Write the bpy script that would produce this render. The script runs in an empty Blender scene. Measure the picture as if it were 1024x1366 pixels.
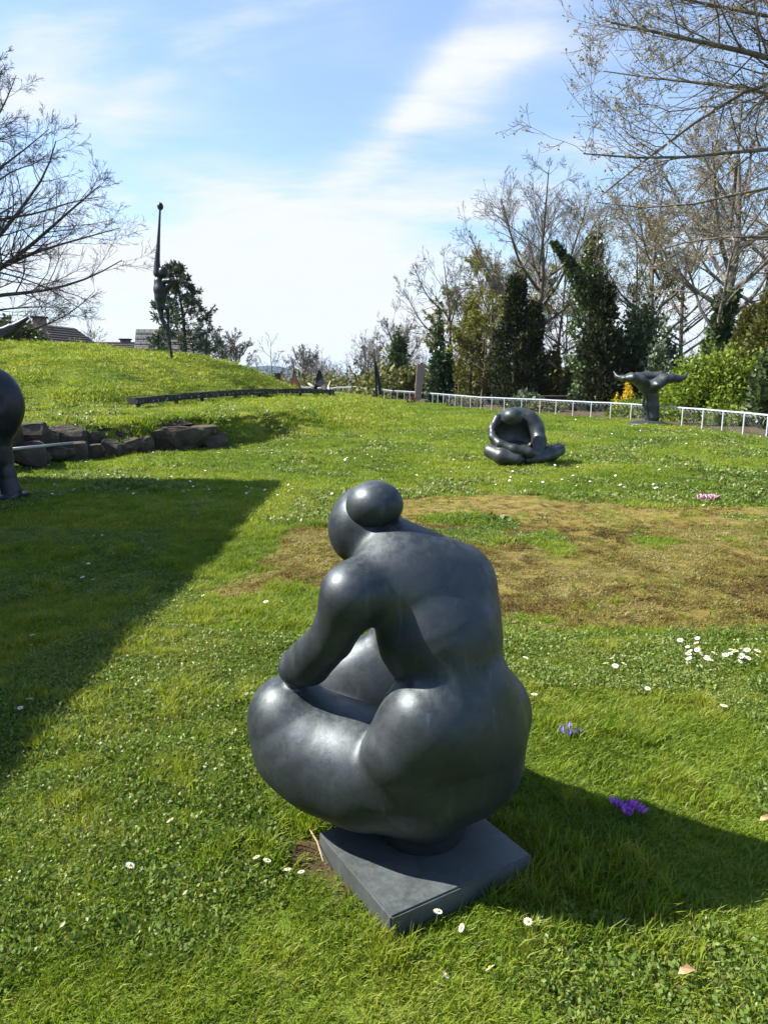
import bpy, math, random
import numpy as np
from mathutils import Vector, Matrix, Euler

scene = bpy.context.scene
C = scene.collection

# ---------------------------------------------------------------- camera
EYE = 1.6
PITCH = math.radians(10.9)
FOC = 949.0                       # focal length in photo pixels (1024 x 1366)
cam_data = bpy.data.cameras.new('camera')
cam_data.sensor_fit = 'VERTICAL'
cam_data.sensor_height = 36.0
cam_data.lens = FOC / 1366.0 * 36.0
cam_data.clip_start = 0.05
cam_data.clip_end = 20000.0
cam = bpy.data.objects.new('camera', cam_data)
cam.location = (0, 0, EYE)
cam.rotation_euler = (math.pi / 2 - PITCH, 0, 0)
C.objects.link(cam)
scene.camera = cam

# ---------------------------------------------------------------- sky, sun
SUN_EL = math.radians(44.5)
SUN_AZ = math.atan2(-1.0, 0.065)     # compass-like angle from +Y, clockwise to +X
sun_dir = Vector((math.cos(SUN_EL) * math.sin(SUN_AZ), math.cos(SUN_EL) * math.cos(SUN_AZ), math.sin(SUN_EL)))
world = bpy.data.worlds.new('World')
scene.world = world
world.use_nodes = True
sun_data = bpy.data.lights.new('sun', 'SUN')
sun_data.energy = 5.0
sun_data.angle = math.radians(0.55)
sun_data.color = (1.0, 0.95, 0.86)
sun = bpy.data.objects.new('sun', sun_data)
sun.rotation_euler = (-sun_dir).to_track_quat('-Z', 'Y').to_euler()
sun.location = (-30, 4, 30)
C.objects.link(sun)

def build_sky():
    nt = world.node_tree
    nt.nodes.clear()
    N = nt.nodes.new
    L = nt.links.new
    out = N('ShaderNodeOutputWorld')
    bg = N('ShaderNodeBackground')
    bg.inputs['Strength'].default_value = 0.075
    sky = N('ShaderNodeTexSky')
    sky.sky_type = 'NISHITA'
    sky.sun_disc = False
    sky.sun_elevation = SUN_EL
    sky.sun_rotation = SUN_AZ
    sky.air_density = 1.15
    sky.dust_density = 0.6
    sky.ozone_density = 2.2
    tc = N('ShaderNodeTexCoord')
    sep = N('ShaderNodeSeparateXYZ')
    L(tc.outputs['Generated'], sep.inputs[0])
    def math_(op, a, b=None, clamp=False):
        n = N('ShaderNodeMath'); n.operation = op; n.use_clamp = clamp
        for i, v in enumerate((a, b)):
            if v is None: continue
            if isinstance(v, (int, float)): n.inputs[i].default_value = v
            else: L(v, n.inputs[i])
        return n.outputs[0]
    # cloud layer: directions projected on a high plane
    z = math_('MAXIMUM', sep.outputs['Z'], 0.0)
    zz = math_('ADD', z, 0.14)
    cx = math_('DIVIDE', sep.outputs['X'], zz)
    cy = math_('DIVIDE', sep.outputs['Y'], zz)
    comb = N('ShaderNodeCombineXYZ')
    L(cx, comb.inputs[0]); L(cy, comb.inputs[1])
    def noise(scale, detail, rough, dist, rot, stretch, off):
        mp = N('ShaderNodeMapping')
        mp.inputs['Rotation'].default_value = (0, 0, math.radians(rot))
        mp.inputs['Scale'].default_value = (scale * stretch, scale, 1)
        mp.inputs['Location'].default_value = off
        L(comb.outputs[0], mp.inputs[0])
        n = N('ShaderNodeTexNoise')
        n.inputs['Scale'].default_value = 1.0
        n.inputs['Detail'].default_value = detail
        n.inputs['Roughness'].default_value = rough
        n.inputs['Distortion'].default_value = dist
        L(mp.outputs[0], n.inputs['Vector'])
        return n.outputs['Fac']
    def rng(v, a, b, lo=0.0, hi=1.0):
        n = N('ShaderNodeMapRange'); n.interpolation_type = 'SMOOTHSTEP'
        n.inputs[1].default_value = a; n.inputs[2].default_value = b
        n.inputs[3].default_value = lo; n.inputs[4].default_value = hi
        L(v, n.inputs[0]); return n.outputs[0]
    gy = math_('MAXIMUM', sep.outputs['Y'], 0.05)
    gu = math_('DIVIDE', sep.outputs['X'], gy)
    gv = math_('DIVIDE', sep.outputs['Z'], gy)
    def blob(px, py, rx, ry, rot, amp):
        """soft cloud bank: place, half sizes (photo px) and tilt"""
        d0 = ray(px, py); u0, v0 = d0[0] / d0[1], d0[2] / d0[1]
        c_, s_ = math.cos(math.radians(rot)), math.sin(math.radians(rot))
        du = math_('SUBTRACT', gu, u0); dv = math_('SUBTRACT', gv, v0)
        a = math_('MULTIPLY', math_('ADD', math_('MULTIPLY', du, c_), math_('MULTIPLY', dv, s_)), FOC / rx)
        b = math_('MULTIPLY', math_('SUBTRACT', math_('MULTIPLY', dv, c_), math_('MULTIPLY', du, s_)), FOC / ry)
        r2 = math_('ADD', math_('MULTIPLY', a, a), math_('MULTIPLY', b, b))
        return math_('MULTIPLY', math_('POWER', 2.71828, math_('MULTIPLY', r2, -1.0)), amp)
    streak = noise(1.7, 8, .62, .7, -52, .40, (2.2, .4, 0))
    puff = noise(1.25, 7, .6, .6, 20, .8, (5.2, 1.4, 0))
    fine = noise(5.5, 6, .65, .5, -50, .5, (3.1, 1.7, 0))
    tot = None
    for bl in CLOUDS:
        v = blob(*bl); tot = v if tot is None else math_('ADD', tot, v)
    tex = math_('ADD', math_('MULTIPLY', math_('SUBTRACT', streak, .5), 2.0), math_('MULTIPLY', math_('SUBTRACT', puff, .5), 1.1))
    tex = math_('ADD', tex, math_('MULTIPLY', math_('SUBTRACT', fine, .5), 1.0))
    low = rng(sep.outputs['Z'], .0, .26, .95, .0)
    base = math_('ADD', math_('ADD', tot, low), -.10)
    amt = math_('ADD', base, math_('MULTIPLY', tex, math_('ADD', math_('MULTIPLY', math_('MINIMUM', base, .6), 1.3), .34)))
    amt = rng(amt, -.15, 1.02, .14, 1.0)
    tint = N('ShaderNodeMixRGB'); tint.blend_type = 'MULTIPLY'; tint.inputs['Fac'].default_value = 1.0
    L(sky.outputs[0], tint.inputs['Color1']); tint.inputs['Color2'].default_value = (.92, 1.08, 1.26, 1)
    mix = N('ShaderNodeMixRGB')
    L(amt, mix.inputs['Fac'])
    L(tint.outputs[0], mix.inputs['Color1'])
    mix.inputs['Color2'].default_value = (4.75, 4.9, 5.15, 1)
    L(mix.outputs[0], bg.inputs['Color'])
    L(bg.outputs[0], out.inputs['Surface'])

# ---------------------------------------------------------------- pixel helpers
_cp, _sp = math.cos(PITCH), math.sin(PITCH)
def ray(px, py):
    u = (px - 512) / FOC; v = (py - 683) / FOC
    return np.array((u, _cp - v * _sp, -_sp - v * _cp))
def at_y(px, py, Y):
    """point seen at a photo pixel, at forward distance Y"""
    d = ray(px, py); t = Y / d[1]
    return np.array((d[0] * t, Y, EYE + d[2] * t))
def at_z(px, py, z=0.0):
    d = ray(px, py); t = (z - EYE) / d[2]
    return np.array((d[0] * t, d[1] * t, z))
def px_per_m(Y, z):
    return FOC / (Y * _cp - (z - EYE) * _sp)
def proj(P):
    P = np.asarray(P, float); dz = P[..., 2] - EYE
    d = P[..., 1] * _cp - dz * _sp
    return 512 + FOC * P[..., 0] / d, 683 - FOC * (P[..., 1] * _sp + dz * _cp) / d

CLOUDS = [(360, 330, 170, 85, -12, .72), (500, 290, 160, 70, 12, .40), (290, 255, 90, 34, 0, .30), (635, 85, 120, 50, 48, .62), (510, 190, 120, 26, 42, .40), (690, 240, 150, 40, 14, .50),
          (60, 60, 150, 80, 30, .75), (330, 40, 150, 50, 25, .42), (600, 70, 110, 22, 52, .18), (565, 140, 110, 18, 46, .16), (700, 60, 90, 26, 46, .22), (230, 90, 140, 22, 35, .30), (160, 190, 110, 24, 20, .22), (120, 330, 130, 80, 0, .45), (470, 30, 60, 40, 0, .28), (900, 120, 160, 120, 10, .15), (760, 60, 60, 60, 40, .2)]
build_sky()

scene.view_settings.view_transform = 'Standard'
scene.view_settings.look = 'None'
scene.view_settings.exposure = 1.42
scene.view_settings.gamma = 1.0
scene.view_settings.use_curve_mapping = False
scene.cycles.max_bounces = 6
scene.cycles.transparent_max_bounces = 8

# ---------------------------------------------------------------- object helpers
def mesh_obj(name, verts, faces, mat, parent=None, smooth=False, loc=None):
    me = bpy.data.meshes.new(name)
    verts = np.asarray(verts, np.float32).reshape(-1, 3)
    if isinstance(faces, np.ndarray):
        k = faces.shape[1]; n = faces.shape[0]
        me.vertices.add(len(verts)); me.vertices.foreach_set('co', verts.ravel())
        me.loops.add(n * k); me.polygons.add(n)
        me.loops.foreach_set('vertex_index', faces.astype(np.int32).ravel())
        me.polygons.foreach_set('loop_start', np.arange(n, dtype=np.int32) * k)
        me.polygons.foreach_set('loop_total', np.full(n, k, np.int32))
        me.update(calc_edges=True)
    else:
        me.from_pydata([tuple(map(float, v)) for v in verts], [], [tuple(map(int, f_)) for f_ in faces])
    me.validate()
    if smooth:
        me.polygons.foreach_set('use_smooth', np.ones(len(me.polygons), bool))
    if mat is not None: me.materials.append(mat)
    o = bpy.data.objects.new(name, me)
    C.objects.link(o)
    if parent is not None: o.parent = parent
    if loc is not None: o.location = loc
    return o
def tag(o, label=None, cat=None, group=None, kind=None):
    if label: o['label'] = label
    if cat: o['category'] = cat
    if group: o['group'] = group
    if kind: o['kind'] = kind
    return o
def empty(name, loc, rz=0.0):
    o = bpy.data.objects.new(name, None)
    o.empty_display_size = .2
    o.location = tuple(map(float, loc)); o.rotation_euler = (0, 0, rz)
    C.objects.link(o); return o
def copy_tree(o, parent=None):
    c = o.copy(); C.objects.link(c); c.parent = parent
    for ch in list(o.children): copy_tree(ch, c)
    return c

class MB:
    """collects boxes, bars and tubes of one part"""
    def __init__(s): s.v = []; s.f = []
    def add(s, v, f):
        b = len(s.v); s.v.extend([tuple(map(float, q)) for q in v]); s.f.extend([tuple(i + b for i in q) for q in f]); return s
    def box(s, lo, hi):
        (a, b, c), (d, e, g) = lo, hi
        return s.add([(a,b,c),(d,b,c),(d,e,c),(a,e,c),(a,b,g),(d,b,g),(d,e,g),(a,e,g)],
                     [(0,3,2,1),(4,5,6,7),(0,1,5,4),(1,2,6,5),(2,3,7,6),(3,0,4,7)])
    def bar(s, p, q, w, h, up=(0,0,1)):
        p = Vector(p); q = Vector(q); d = (q - p).normalized(); sd = d.cross(Vector(up))
        if sd.length < 1e-5: sd = d.cross(Vector((1,0,0)))
        sd.normalize(); u = sd.cross(d)
        vs = []
        for c in (p, q):
            for a, b in ((-1,-1),(1,-1),(1,1),(-1,1)): vs.append(c + sd * a * w / 2 + u * b * h / 2)
        return s.add(vs, [(0,1,2,3),(7,6,5,4),(0,4,5,1),(1,5,6,2),(2,6,7,3),(3,7,4,0)])
    def tube(s, pts, rad, n=8, cap=True):
        pts = [Vector(p) for p in pts]; k = len(pts)
        rad = [rad] * k if isinstance(rad, (int, float)) else rad
        vs = []; fs = []
        ref = None
        for i, p in enumerate(pts):
            d = (pts[min(i+1,k-1)] - pts[max(i-1,0)]).normalized()
            if ref is None: ref = Vector((0,0,1)) if abs(d.z) < .9 else Vector((1,0,0))
            a = d.cross(ref).normalized(); b = a.cross(d).normalized(); ref = b
            for j in range(n):
                t = 2 * math.pi * j / n
                vs.append(p + (a * math.cos(t) + b * math.sin(t)) * rad[i])
        for i in range(k - 1):
            for j in range(n):
                fs.append((i*n+j, i*n+(j+1)%n, (i+1)*n+(j+1)%n, (i+1)*n+j))
        if cap: fs.append(tuple(range(n-1,-1,-1))); fs.append(tuple((k-1)*n + j for j in range(n)))
        return s.add(vs, fs)
    def build(s, name, mat, parent=None, smooth=False, loc=None):
        return mesh_obj(name, s.v, s.f, mat, parent, smooth, loc)

# ---------------------------------------------------------------- materials
def new_mat(name, rough=.6, metallic=0.0, spec=.5):
    m = bpy.data.materials.new(name); m.use_nodes = True
    nt = m.node_tree; b = nt.nodes['Principled BSDF']
    b.inputs['Roughness'].default_value = rough
    b.inputs['Metallic'].default_value = metallic
    b.inputs['Specular IOR Level'].default_value = spec
    return m, nt, b
def nd(nt, kind, **kw):
    n = nt.nodes.new(kind)
    for k, v in kw.items(): setattr(n, k, v)
    return n
def noise_fac(nt, vec, scale, detail=4, rough=.55, dist=0.0):
    n = nt.nodes.new('ShaderNodeTexNoise')
    n.inputs['Scale'].default_value = scale; n.inputs['Detail'].default_value = detail
    n.inputs['Roughness'].default_value = rough; n.inputs['Distortion'].default_value = dist
    if vec is not None: nt.links.new(vec, n.inputs['Vector'])
    return n.outputs['Fac']
def ramp(nt, fac, stops):
    r = nt.nodes.new('ShaderNodeValToRGB')
    e = r.color_ramp.elements
    while len(e) < len(stops): e.new(.5)
    for i, (p_, c) in enumerate(stops):
        e[i].position = p_; e[i].color = (*c, 1) if len(c) == 3 else c
    nt.links.new(fac, r.inputs[0]); return r.outputs['Color']
def mixc(nt, fac, a, b, mode='MIX'):
    n = nt.nodes.new('ShaderNodeMixRGB'); n.blend_type = mode
    for i, v in enumerate((fac, a, b)):
        if isinstance(v, (int, float)): n.inputs[i].default_value = v
        elif isinstance(v, tuple): n.inputs[i].default_value = (*v, 1) if len(v) == 3 else v
        else: nt.links.new(v, n.inputs[i])
    return n.outputs[0]
def maprange(nt, v, a, b, lo=0.0, hi=1.0, smooth=True):
    n = nt.nodes.new('ShaderNodeMapRange')
    if smooth: n.interpolation_type = 'SMOOTHSTEP'
    n.inputs[1].default_value = a; n.inputs[2].default_value = b
    n.inputs[3].default_value = lo; n.inputs[4].default_value = hi
    nt.links.new(v, n.inputs[0]); return n.outputs[0]
def mathn(nt, op, a, b=None, clamp=False):
    n = nt.nodes.new('ShaderNodeMath'); n.operation = op; n.use_clamp = clamp
    for i, v in enumerate((a, b)):
        if v is None: continue
        if isinstance(v, (int, float)): n.inputs[i].default_value = v
        else: nt.links.new(v, n.inputs[i])
    return n.outputs[0]
def bump(nt, bsdf, height, strength=.3, dist=.01):
    n = nt.nodes.new('ShaderNodeBump')
    n.inputs['Strength'].default_value = strength; n.inputs['Distance'].default_value = dist
    nt.links.new(height, n.inputs['Height']); nt.links.new(n.outputs[0], bsdf.inputs['Normal'])
def plain(name, col, rough=.6, var=.25, scale=8.0, metallic=0.0, spec=.5, bmp=0.0):
    m, nt, b = new_mat(name, rough, metallic, spec)
    tc = nd(nt, 'ShaderNodeTexCoord')
    f = noise_fac(nt, tc.outputs['Object'], scale, 5, .6)
    c = ramp(nt, f, [(.3, tuple(x * (1 - var) for x in col)), (.7, tuple(min(1, x * (1 + var)) for x in col))])
    nt.links.new(c, b.inputs['Base Color'])
    if bmp: bump(nt, b, f, bmp, .02)
    return m
def bronze_mat(name, base, lo, streak=.35, rough=.42, obj_scale=1.0, met=.55):
    m, nt, b = new_mat(name, rough, met, .5)
    tc = nd(nt, 'ShaderNodeTexCoord')
    geo = nd(nt, 'ShaderNodeNewGeometry')
    big = noise_fac(nt, tc.outputs['Object'], 3.5 * obj_scale, 6, .62, .4)
    sm = noise_fac(nt, tc.outputs['Object'], 22 * obj_scale, 8, .7, .2)
    mp = nd(nt, 'ShaderNodeMapping'); mp.inputs['Scale'].default_value = (26 * obj_scale, 26 * obj_scale, 2.2 * obj_scale)
    nt.links.new(tc.outputs['Object'], mp.inputs[0])
    st = noise_fac(nt, mp.outputs[0], 1.0, 5, .6, .3)
    c = ramp(nt, big, [(.3, lo), (.72, base)])
    pat = tuple(min(1, x * 1.75 + .012) for x in base)
    c = mixc(nt, maprange(nt, st, .56, .74, 0, streak), c, pat)
    c = mixc(nt, maprange(nt, sm, .58, .76, 0, .5), c, tuple(x * .4 for x in lo))
    gp = noise_fac(nt, tc.outputs['Object'], 7.5 * obj_scale, 7, .7, .6)
    c = mixc(nt, maprange(nt, gp, .56, .72, 0, .45), c, (base[0] * .9, base[1] * 1.25, base[2] * 1.05))
    # chalky weathering settles on upward faces
    nz = nd(nt, 'ShaderNodeSeparateXYZ'); nt.links.new(geo.outputs['Normal'], nz.inputs[0])
    upf = mathn(nt, 'MULTIPLY', maprange(nt, nz.outputs['Z'], .35, .98), maprange(nt, sm, .42, .62, .15, 1))
    c = mixc(nt, mathn(nt, 'MULTIPLY', upf, .35), c, (.14, .165, .155))
    # little pale spots (droppings, scratches)
    v = nd(nt, 'ShaderNodeTexVoronoi'); v.inputs['Scale'].default_value = 17 * obj_scale
    nt.links.new(tc.outputs['Object'], v.inputs['Vector'])
    spot = mathn(nt, 'MULTIPLY', maprange(nt, v.outputs['Distance'], .03, .07, 1, 0), maprange(nt, big, .55, .6))
    c = mixc(nt, mathn(nt, 'MULTIPLY', spot, .55), c, (.3, .33, .31))
    nt.links.new(c, b.inputs['Base Color'])
    nt.links.new(maprange(nt, sm, .3, .75, rough - .09, rough + .14), b.inputs['Roughness'])
    h = mathn(nt, 'ADD', mathn(nt, 'MULTIPLY', big, 1.6), mathn(nt, 'MULTIPLY', sm, .35))
    bump(nt, b, h, .16, .012)
    return m
M = {}

# ---------------------------------------------------------------- signed-distance modelling
def d_cone(P, a, b, r1, r2):
    a = np.asarray(a, float); b = np.asarray(b, float); ba = b - a
    t = np.clip(((P - a) @ ba) / (ba @ ba), 0, 1)
    return np.linalg.norm(P - a - t[:, None] * ba, axis=1) - (r1 + (r2 - r1) * t)
def d_ell(P, c, r, R=None):
    q = P - np.asarray(c, float)
    if R is not None: q = q @ np.asarray(R)          # columns of R are the local axes
    r = np.asarray(r, float)
    k0 = np.linalg.norm(q / r, axis=1); k1 = np.linalg.norm(q / (r * r), axis=1)
    return k0 * (k0 - 1.0) / np.maximum(k1, 1e-9)
def d_chain(P, pts, rads, k=.03):
    d = None
    for i in range(len(pts) - 1):
        e = d_cone(P, pts[i], pts[i+1], rads[i], rads[i+1])
        d = e if d is None else smin(d, e, k)
    return d
def d_box(P, c, h, r=.0, R=None):
    q = P - np.asarray(c, float)
    if R is not None: q = q @ np.asarray(R)
    q = np.abs(q) - (np.asarray(h, float) - r)
    return np.linalg.norm(np.maximum(q, 0), axis=1) + np.minimum(q.max(1), 0) - r
def smin(a, b, k):
    if np.isscalar(k) and k <= 0: return np.minimum(a, b)
    h = np.clip(.5 + .5 * (b - a) / k, 0, 1)
    return b + (a - b) * h - k * h * (1 - h)
def smax(a, b, k): return -smin(-a, -b, k)
def sdf_mesh(fn, lo, hi, step):
    """surface nets over a grid, then vertices pulled onto the surface"""
    lo = np.asarray(lo, float); hi = np.asarray(hi, float)
    n = np.ceil((hi - lo) / step).astype(int) + 1
    ax = [lo[i] + step * np.arange(n[i]) for i in range(3)]
    D = np.empty(tuple(n), np.float32)
    YZ = np.stack(np.meshgrid(ax[1], ax[2], indexing='ij'), -1).reshape(-1, 2)
    ch = max(1, 400000 // len(YZ))
    for i in range(0, n[0], ch):
        xs = ax[0][i:i+ch]
        P = np.empty((len(xs), len(YZ), 3)); P[:, :, 0] = xs[:, None]; P[:, :, 1:] = YZ
        D[i:i+ch] = fn(P.reshape(-1, 3)).reshape(len(xs), n[1], n[2])
    S = D < 0
    cs = np.zeros(tuple(n - 1), np.int8)
    for a in (0, 1):
        for b in (0, 1):
            for c in (0, 1):
                cs += S[a:n[0]-1+a, b:n[1]-1+b, c:n[2]-1+c]
    act = (cs > 0) & (cs < 8)
    idx = np.full(tuple(n - 1), -1, np.int64); cells = np.argwhere(act)
    idx[act] = np.arange(len(cells))
    V = lo + (cells + .5) * step
    h = step * .02
    for it in range(5):
        d0 = fn(V)
        g = np.stack([fn(V + h * np.eye(3)[i]) - fn(V - h * np.eye(3)[i]) for i in range(3)], 1) / (2 * h)
        g2 = np.maximum((g * g).sum(1), .2)
        mv = -(d0 / g2)[:, None] * g
        V = V + np.clip(mv, -step, step) * .9
    F = []
    for a in range(3):
        b, c = (a + 1) % 3, (a + 2) % 3
        s0 = [slice(None)] * 3; s1 = [slice(None)] * 3
        s0[a] = slice(0, n[a]-1); s1[a] = slice(1, n[a])
        A = S[tuple(s0)]; B = S[tuple(s1)]
        e = np.argwhere(A != B)
        e = e[(e[:, b] > 0) & (e[:, c] > 0) & (e[:, b] < n[b]-1) & (e[:, c] < n[c]-1)]
        ib = np.eye(3, dtype=int)[b]; ic = np.eye(3, dtype=int)[c]
        q = [idx[tuple((e - x).T)] for x in (0 * ib, ib, ib + ic, ic)]
        q = np.stack(q, 1)
        flip = ~A[tuple(e.T)]
        q[flip] = q[flip][:, ::-1]
        F.append(q)
    F = np.concatenate(F)
    return V, F[:, ::-1][:, ::-1]
# ================================================================ terrain
def sstep(t):
    t = np.clip(t, 0, 1); return t * t * (3 - 2 * t)
def poly_dist(X, Y, poly):
    """signed distance to a closed polygon, positive inside"""
    P = np.stack([np.ravel(X), np.ravel(Y)], 1).astype(float)
    d2 = np.full(len(P), 1e18); ins = np.zeros(len(P), bool)
    n = len(poly)
    for i in range(n):
        a = np.array(poly[i], float); b = np.array(poly[(i+1) % n], float)
        e = b - a; w = P - a
        t = np.clip((w @ e) / (e @ e), 0, 1)
        q = w - t[:, None] * e
        d2 = np.minimum(d2, (q * q).sum(1))
        c = ((a[1] <= P[:, 1]) & (P[:, 1] < b[1])) | ((b[1] <= P[:, 1]) & (P[:, 1] < a[1]))
        xi = a[0] + (P[:, 1] - a[1]) / (e[1] if abs(e[1]) > 1e-9 else 1e-9) * e[0]
        ins ^= c & (P[:, 0] < xi)
    d = np.sqrt(d2)
    return np.where(ins, d, -d).reshape(np.shape(X))
def vnoise(X, Y, s, seed=0):
    """smooth value noise"""
    X = np.asarray(X, float) * s; Y = np.asarray(Y, float) * s
    xi = np.floor(X); yi = np.floor(Y); fx = X - xi; fy = Y - yi
    fx = fx * fx * (3 - 2 * fx); fy = fy * fy * (3 - 2 * fy)
    def h(a, b):
        v = np.sin(a * 127.1 + b * 311.7 + seed * 74.7) * 43758.5453
        return v - np.floor(v)
    return (h(xi, yi) * (1 - fx) + h(xi + 1, yi) * fx) * (1 - fy) + (h(xi, yi + 1) * (1 - fx) + h(xi + 1, yi + 1) * fx) * fy
TERR = [(-60, 8.6), (-9.5, 11.4), (-6.7, 13.25), (-4.75, 15.0), (-3.3, 16.5), (-2.3, 18.3), (-.3, 20.3), (.75, 23.2), (.95, 27), (.8, 36), (.3, 46), (-2, 55), (-60, 60)]
MOUND = [(-60, 19.8), (-9.0, 20.9), (-7.2, 21.8), (-6.05, 25.5), (-4.2, 30.2), (-4.0, 36), (-6, 46), (-60, 48)]
FENCE = [(10.2, 12.0), (9.95, 16.0), (9.7, 18.6), (9.5, 21.0), (8.7, 25.4), (6.5, 30.0), (5.2, 31.8), (3.9, 35.2), (2.65, 41.0), (1.3, 45.5), (-1.6, 52), (-6.6, 61.5), (-12, 70)]
def terrain(X, Y, micro=True):
    X = np.asarray(X, float); Y = np.asarray(Y, float)
    dt = poly_dist(X, Y, TERR)
    ht = .66 - .16 * sstep((X + 4) / 5) - .3 * sstep((Y - 26) / 22)
    wid = .5 + 2.0 * sstep((X + 3.6) / 1.2)
    z = ht * sstep((dt + .05) / wid)
    dm = poly_dist(X, Y, MOUND)
    t = np.clip(dm / 6.8, 0, 1)
    z = z + (1.95 + .22 * sstep((-X - 8) / 8)) * (1 - (1 - t) ** 1.9) * sstep(dm / .8 + .25)
    # outside the railing the ground falls gently into the wood
    z = z - .5 * sstep((X - 10.6) / 9) * sstep((60 - Y) / 20)
    if micro:
        near = np.clip(1 - Y / 30, 0.15, 1)
        z = z + (vnoise(X, Y, 1.1, 1) - .5) * .05 * np.clip(np.hypot(X - .1, Y - 2.1) / 2 - .3, .15, 1)
        z = z + (vnoise(X, Y, 4.3, 2) - .5) * .018 * near
        z = z + ((vnoise(X, Y, .5, 3) - .5) * .14 + (vnoise(X, Y, 1.3, 6) - .5) * .13) * sstep((dm + .5) / 2)
        z = z + (vnoise(X, Y, 1.7, 4) - .5) * .08 * sstep((dt + .3) / 1.2)
    return z
def zt(x, y): return float(terrain(np.array([x]), np.array([y]), True)[0])

def axis(parts):
    a = [parts[0][0]]
    for lo, hi, st in parts:
        n = max(1, int(round((hi - lo) / st)))
        a += list(lo + (hi - lo) * (np.arange(n) + 1) / n)
    return np.array(a)
MOSS = [tuple(at_z(*q)[:2]) for q in ((305, 790), (362, 738), (402, 697), (470, 668), (560, 659), (760, 668), (1024, 680))] + [(6.5, 8.2), (8, 6.4), (6.5, 4.3)] + \
       [tuple(at_z(*q)[:2]) for q in ((1024, 842), (930, 842), (850, 833), (760, 826), (680, 820), (560, 800), (440, 790), (360, 786))]
FENCE_IN = [(-60, -20), (12, -20)] + FENCE + [(-60, 80)]
BASE_Q = [(-.222, 2.169), (.02, 1.78), (.48, 2.05), (.238, 2.439)]
def masks(X, Y):
    wob = (vnoise(X, Y, 1.6, 11) - .5) * .8 + (vnoise(X, Y, 5.5, 12) - .5) * .45
    moss = sstep((poly_dist(X, Y, MOSS) + wob * .6) / .35 + .5) * sstep((vnoise(X, Y, .9, 13) * .7 + vnoise(X, Y, 3.1, 14) * .5 - .28) / .12 + .62 * sstep((X + .2) / 1.2))
    wood = sstep((-poly_dist(X, Y, FENCE_IN) + .1 + wob * .5) / .5)
    wood = np.where(Y > 75, 1.0, wood)
    bq = -poly_dist(X, Y, BASE_Q)
    soil = sstep((.14 + wob * .14 - bq) / .05) * sstep((-.02 - X) / .1) * sstep((Y - 1.85) / .15)
    return moss, wood, soil
def build_ground():
    xs = axis([(-5000, -600, 700), (-600, -120, 60), (-120, -40, 8), (-40, -16, 1.0), (-16, -6, .25), (-6, 6, .1), (6, 16, .25), (16, 40, 1.0), (40, 120, 8), (120, 600, 60), (600, 5000, 700)])
    ys = axis([(-400, -20, 40), (-20, 0, 1.0), (0, 10, .1), (10, 30, .2), (30, 72, .6), (72, 120, 6), (120, 600, 50), (600, 6000, 600)])
    X, Y = np.meshgrid(xs, ys)
    Z = terrain(X, Y)
    # the tended ground ends; beyond the wood the land dips into a valley
    Z = Z - 9.0 * sstep((Y - 75) / 160)
    nx, ny = len(xs), len(ys)
    V = np.stack([X, Y, Z], -1).reshape(-1, 3)
    i = np.arange(nx * ny).reshape(ny, nx)
    F = np.stack([i[:-1, :-1], i[:-1, 1:], i[1:, 1:], i[1:, :-1]], -1).reshape(-1, 4)
    m, nt, b = new_mat('lawn_ground', .95, 0, .1)
    geo = nd(nt, 'ShaderNodeNewGeometry'); pos = geo.outputs['Position']
    n1 = noise_fac(nt, pos, .55, 5, .6); n2 = noise_fac(nt, pos, 5.0, 6, .65); n3 = noise_fac(nt, pos, 45.0, 5, .7)
    lawn = ramp(nt, n1, [(.32, (.075, .125, .013)), (.5, (.11, .165, .017)), (.66, (.16, .19, .03))])
    lawn = mixc(nt, maprange(nt, n2, .45, .7, 0, .6), lawn, (.18, .18, .04))
    lawn = mixc(nt, maprange(nt, n3, .45, .7, 0, .55), lawn, (.035, .062, .01))
    mossc = ramp(nt, n2, [(.3, (.085, .058, .028)), (.42, (.17, .12, .04)), (.55, (.205, .17, .042)), (.72, (.29, .25, .12))])
    mossc = mixc(nt, maprange(nt, n3, .5, .66, 0, .7), mossc, (.05, .03, .016))
    mossc = mixc(nt, maprange(nt, n1, .45, .6, 0, .55), mossc, (.19, .155, .03))
    litter = ramp(nt, n2, [(.3, (.035, .026, .015)), (.5, (.095, .066, .036)), (.68, (.055, .062, .018))])
    soilc = ramp(nt, n3, [(.3, (.035, .022, .013)), (.7, (.11, .07, .042))])
    for nm, col_ in (('moss', mossc), ('wood', litter), ('soil', soilc)):
        at = nd(nt, 'ShaderNodeAttribute'); at.attribute_name = nm
        lawn = mixc(nt, at.outputs['Fac'], lawn, col_)
    nt.links.new(lawn, b.inputs['Base Color'])
    h = mathn(nt, 'ADD', mathn(nt, 'MULTIPLY', n2, 1.0), mathn(nt, 'MULTIPLY', n3, .5))
    bump(nt, b, h, .9, .05)
    o = mesh_obj('ground', V, F, m, None, True)
    for nm, arr in zip(('moss', 'wood', 'soil'), masks(X, Y)):
        a = o.data.attributes.new(nm, 'FLOAT', 'POINT'); a.data.foreach_set('value', arr.astype(np.float32).ravel())
    o['kind'] = 'structure'
    # far blue hill
    t = np.linspace(-1, 1, 61); s = np.linspace(-1, 1, 25)
    T, S_ = np.meshgrid(t, s)
    hx = -1050 + T * 1500; hy = 3600 + S_ * 700
    hz = -12 + 38 * np.exp(-((hx + 560) / 120) ** 2) * np.cos(S_ * 1.57) + 30 * np.exp(-((hx + 1050) / 700) ** 2) * np.cos(S_ * 1.57) + 6 * vnoise(hx, hy, .011, 5)
    i = np.arange(T.size).reshape(T.shape)
    F = np.stack([i[:-1, :-1], i[:-1, 1:], i[1:, 1:], i[1:, :-1]], -1).reshape(-1, 4)
    hm = plain('forested_hill', (.02, .028, .021), .95, .35, .02, 0, .05)
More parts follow.
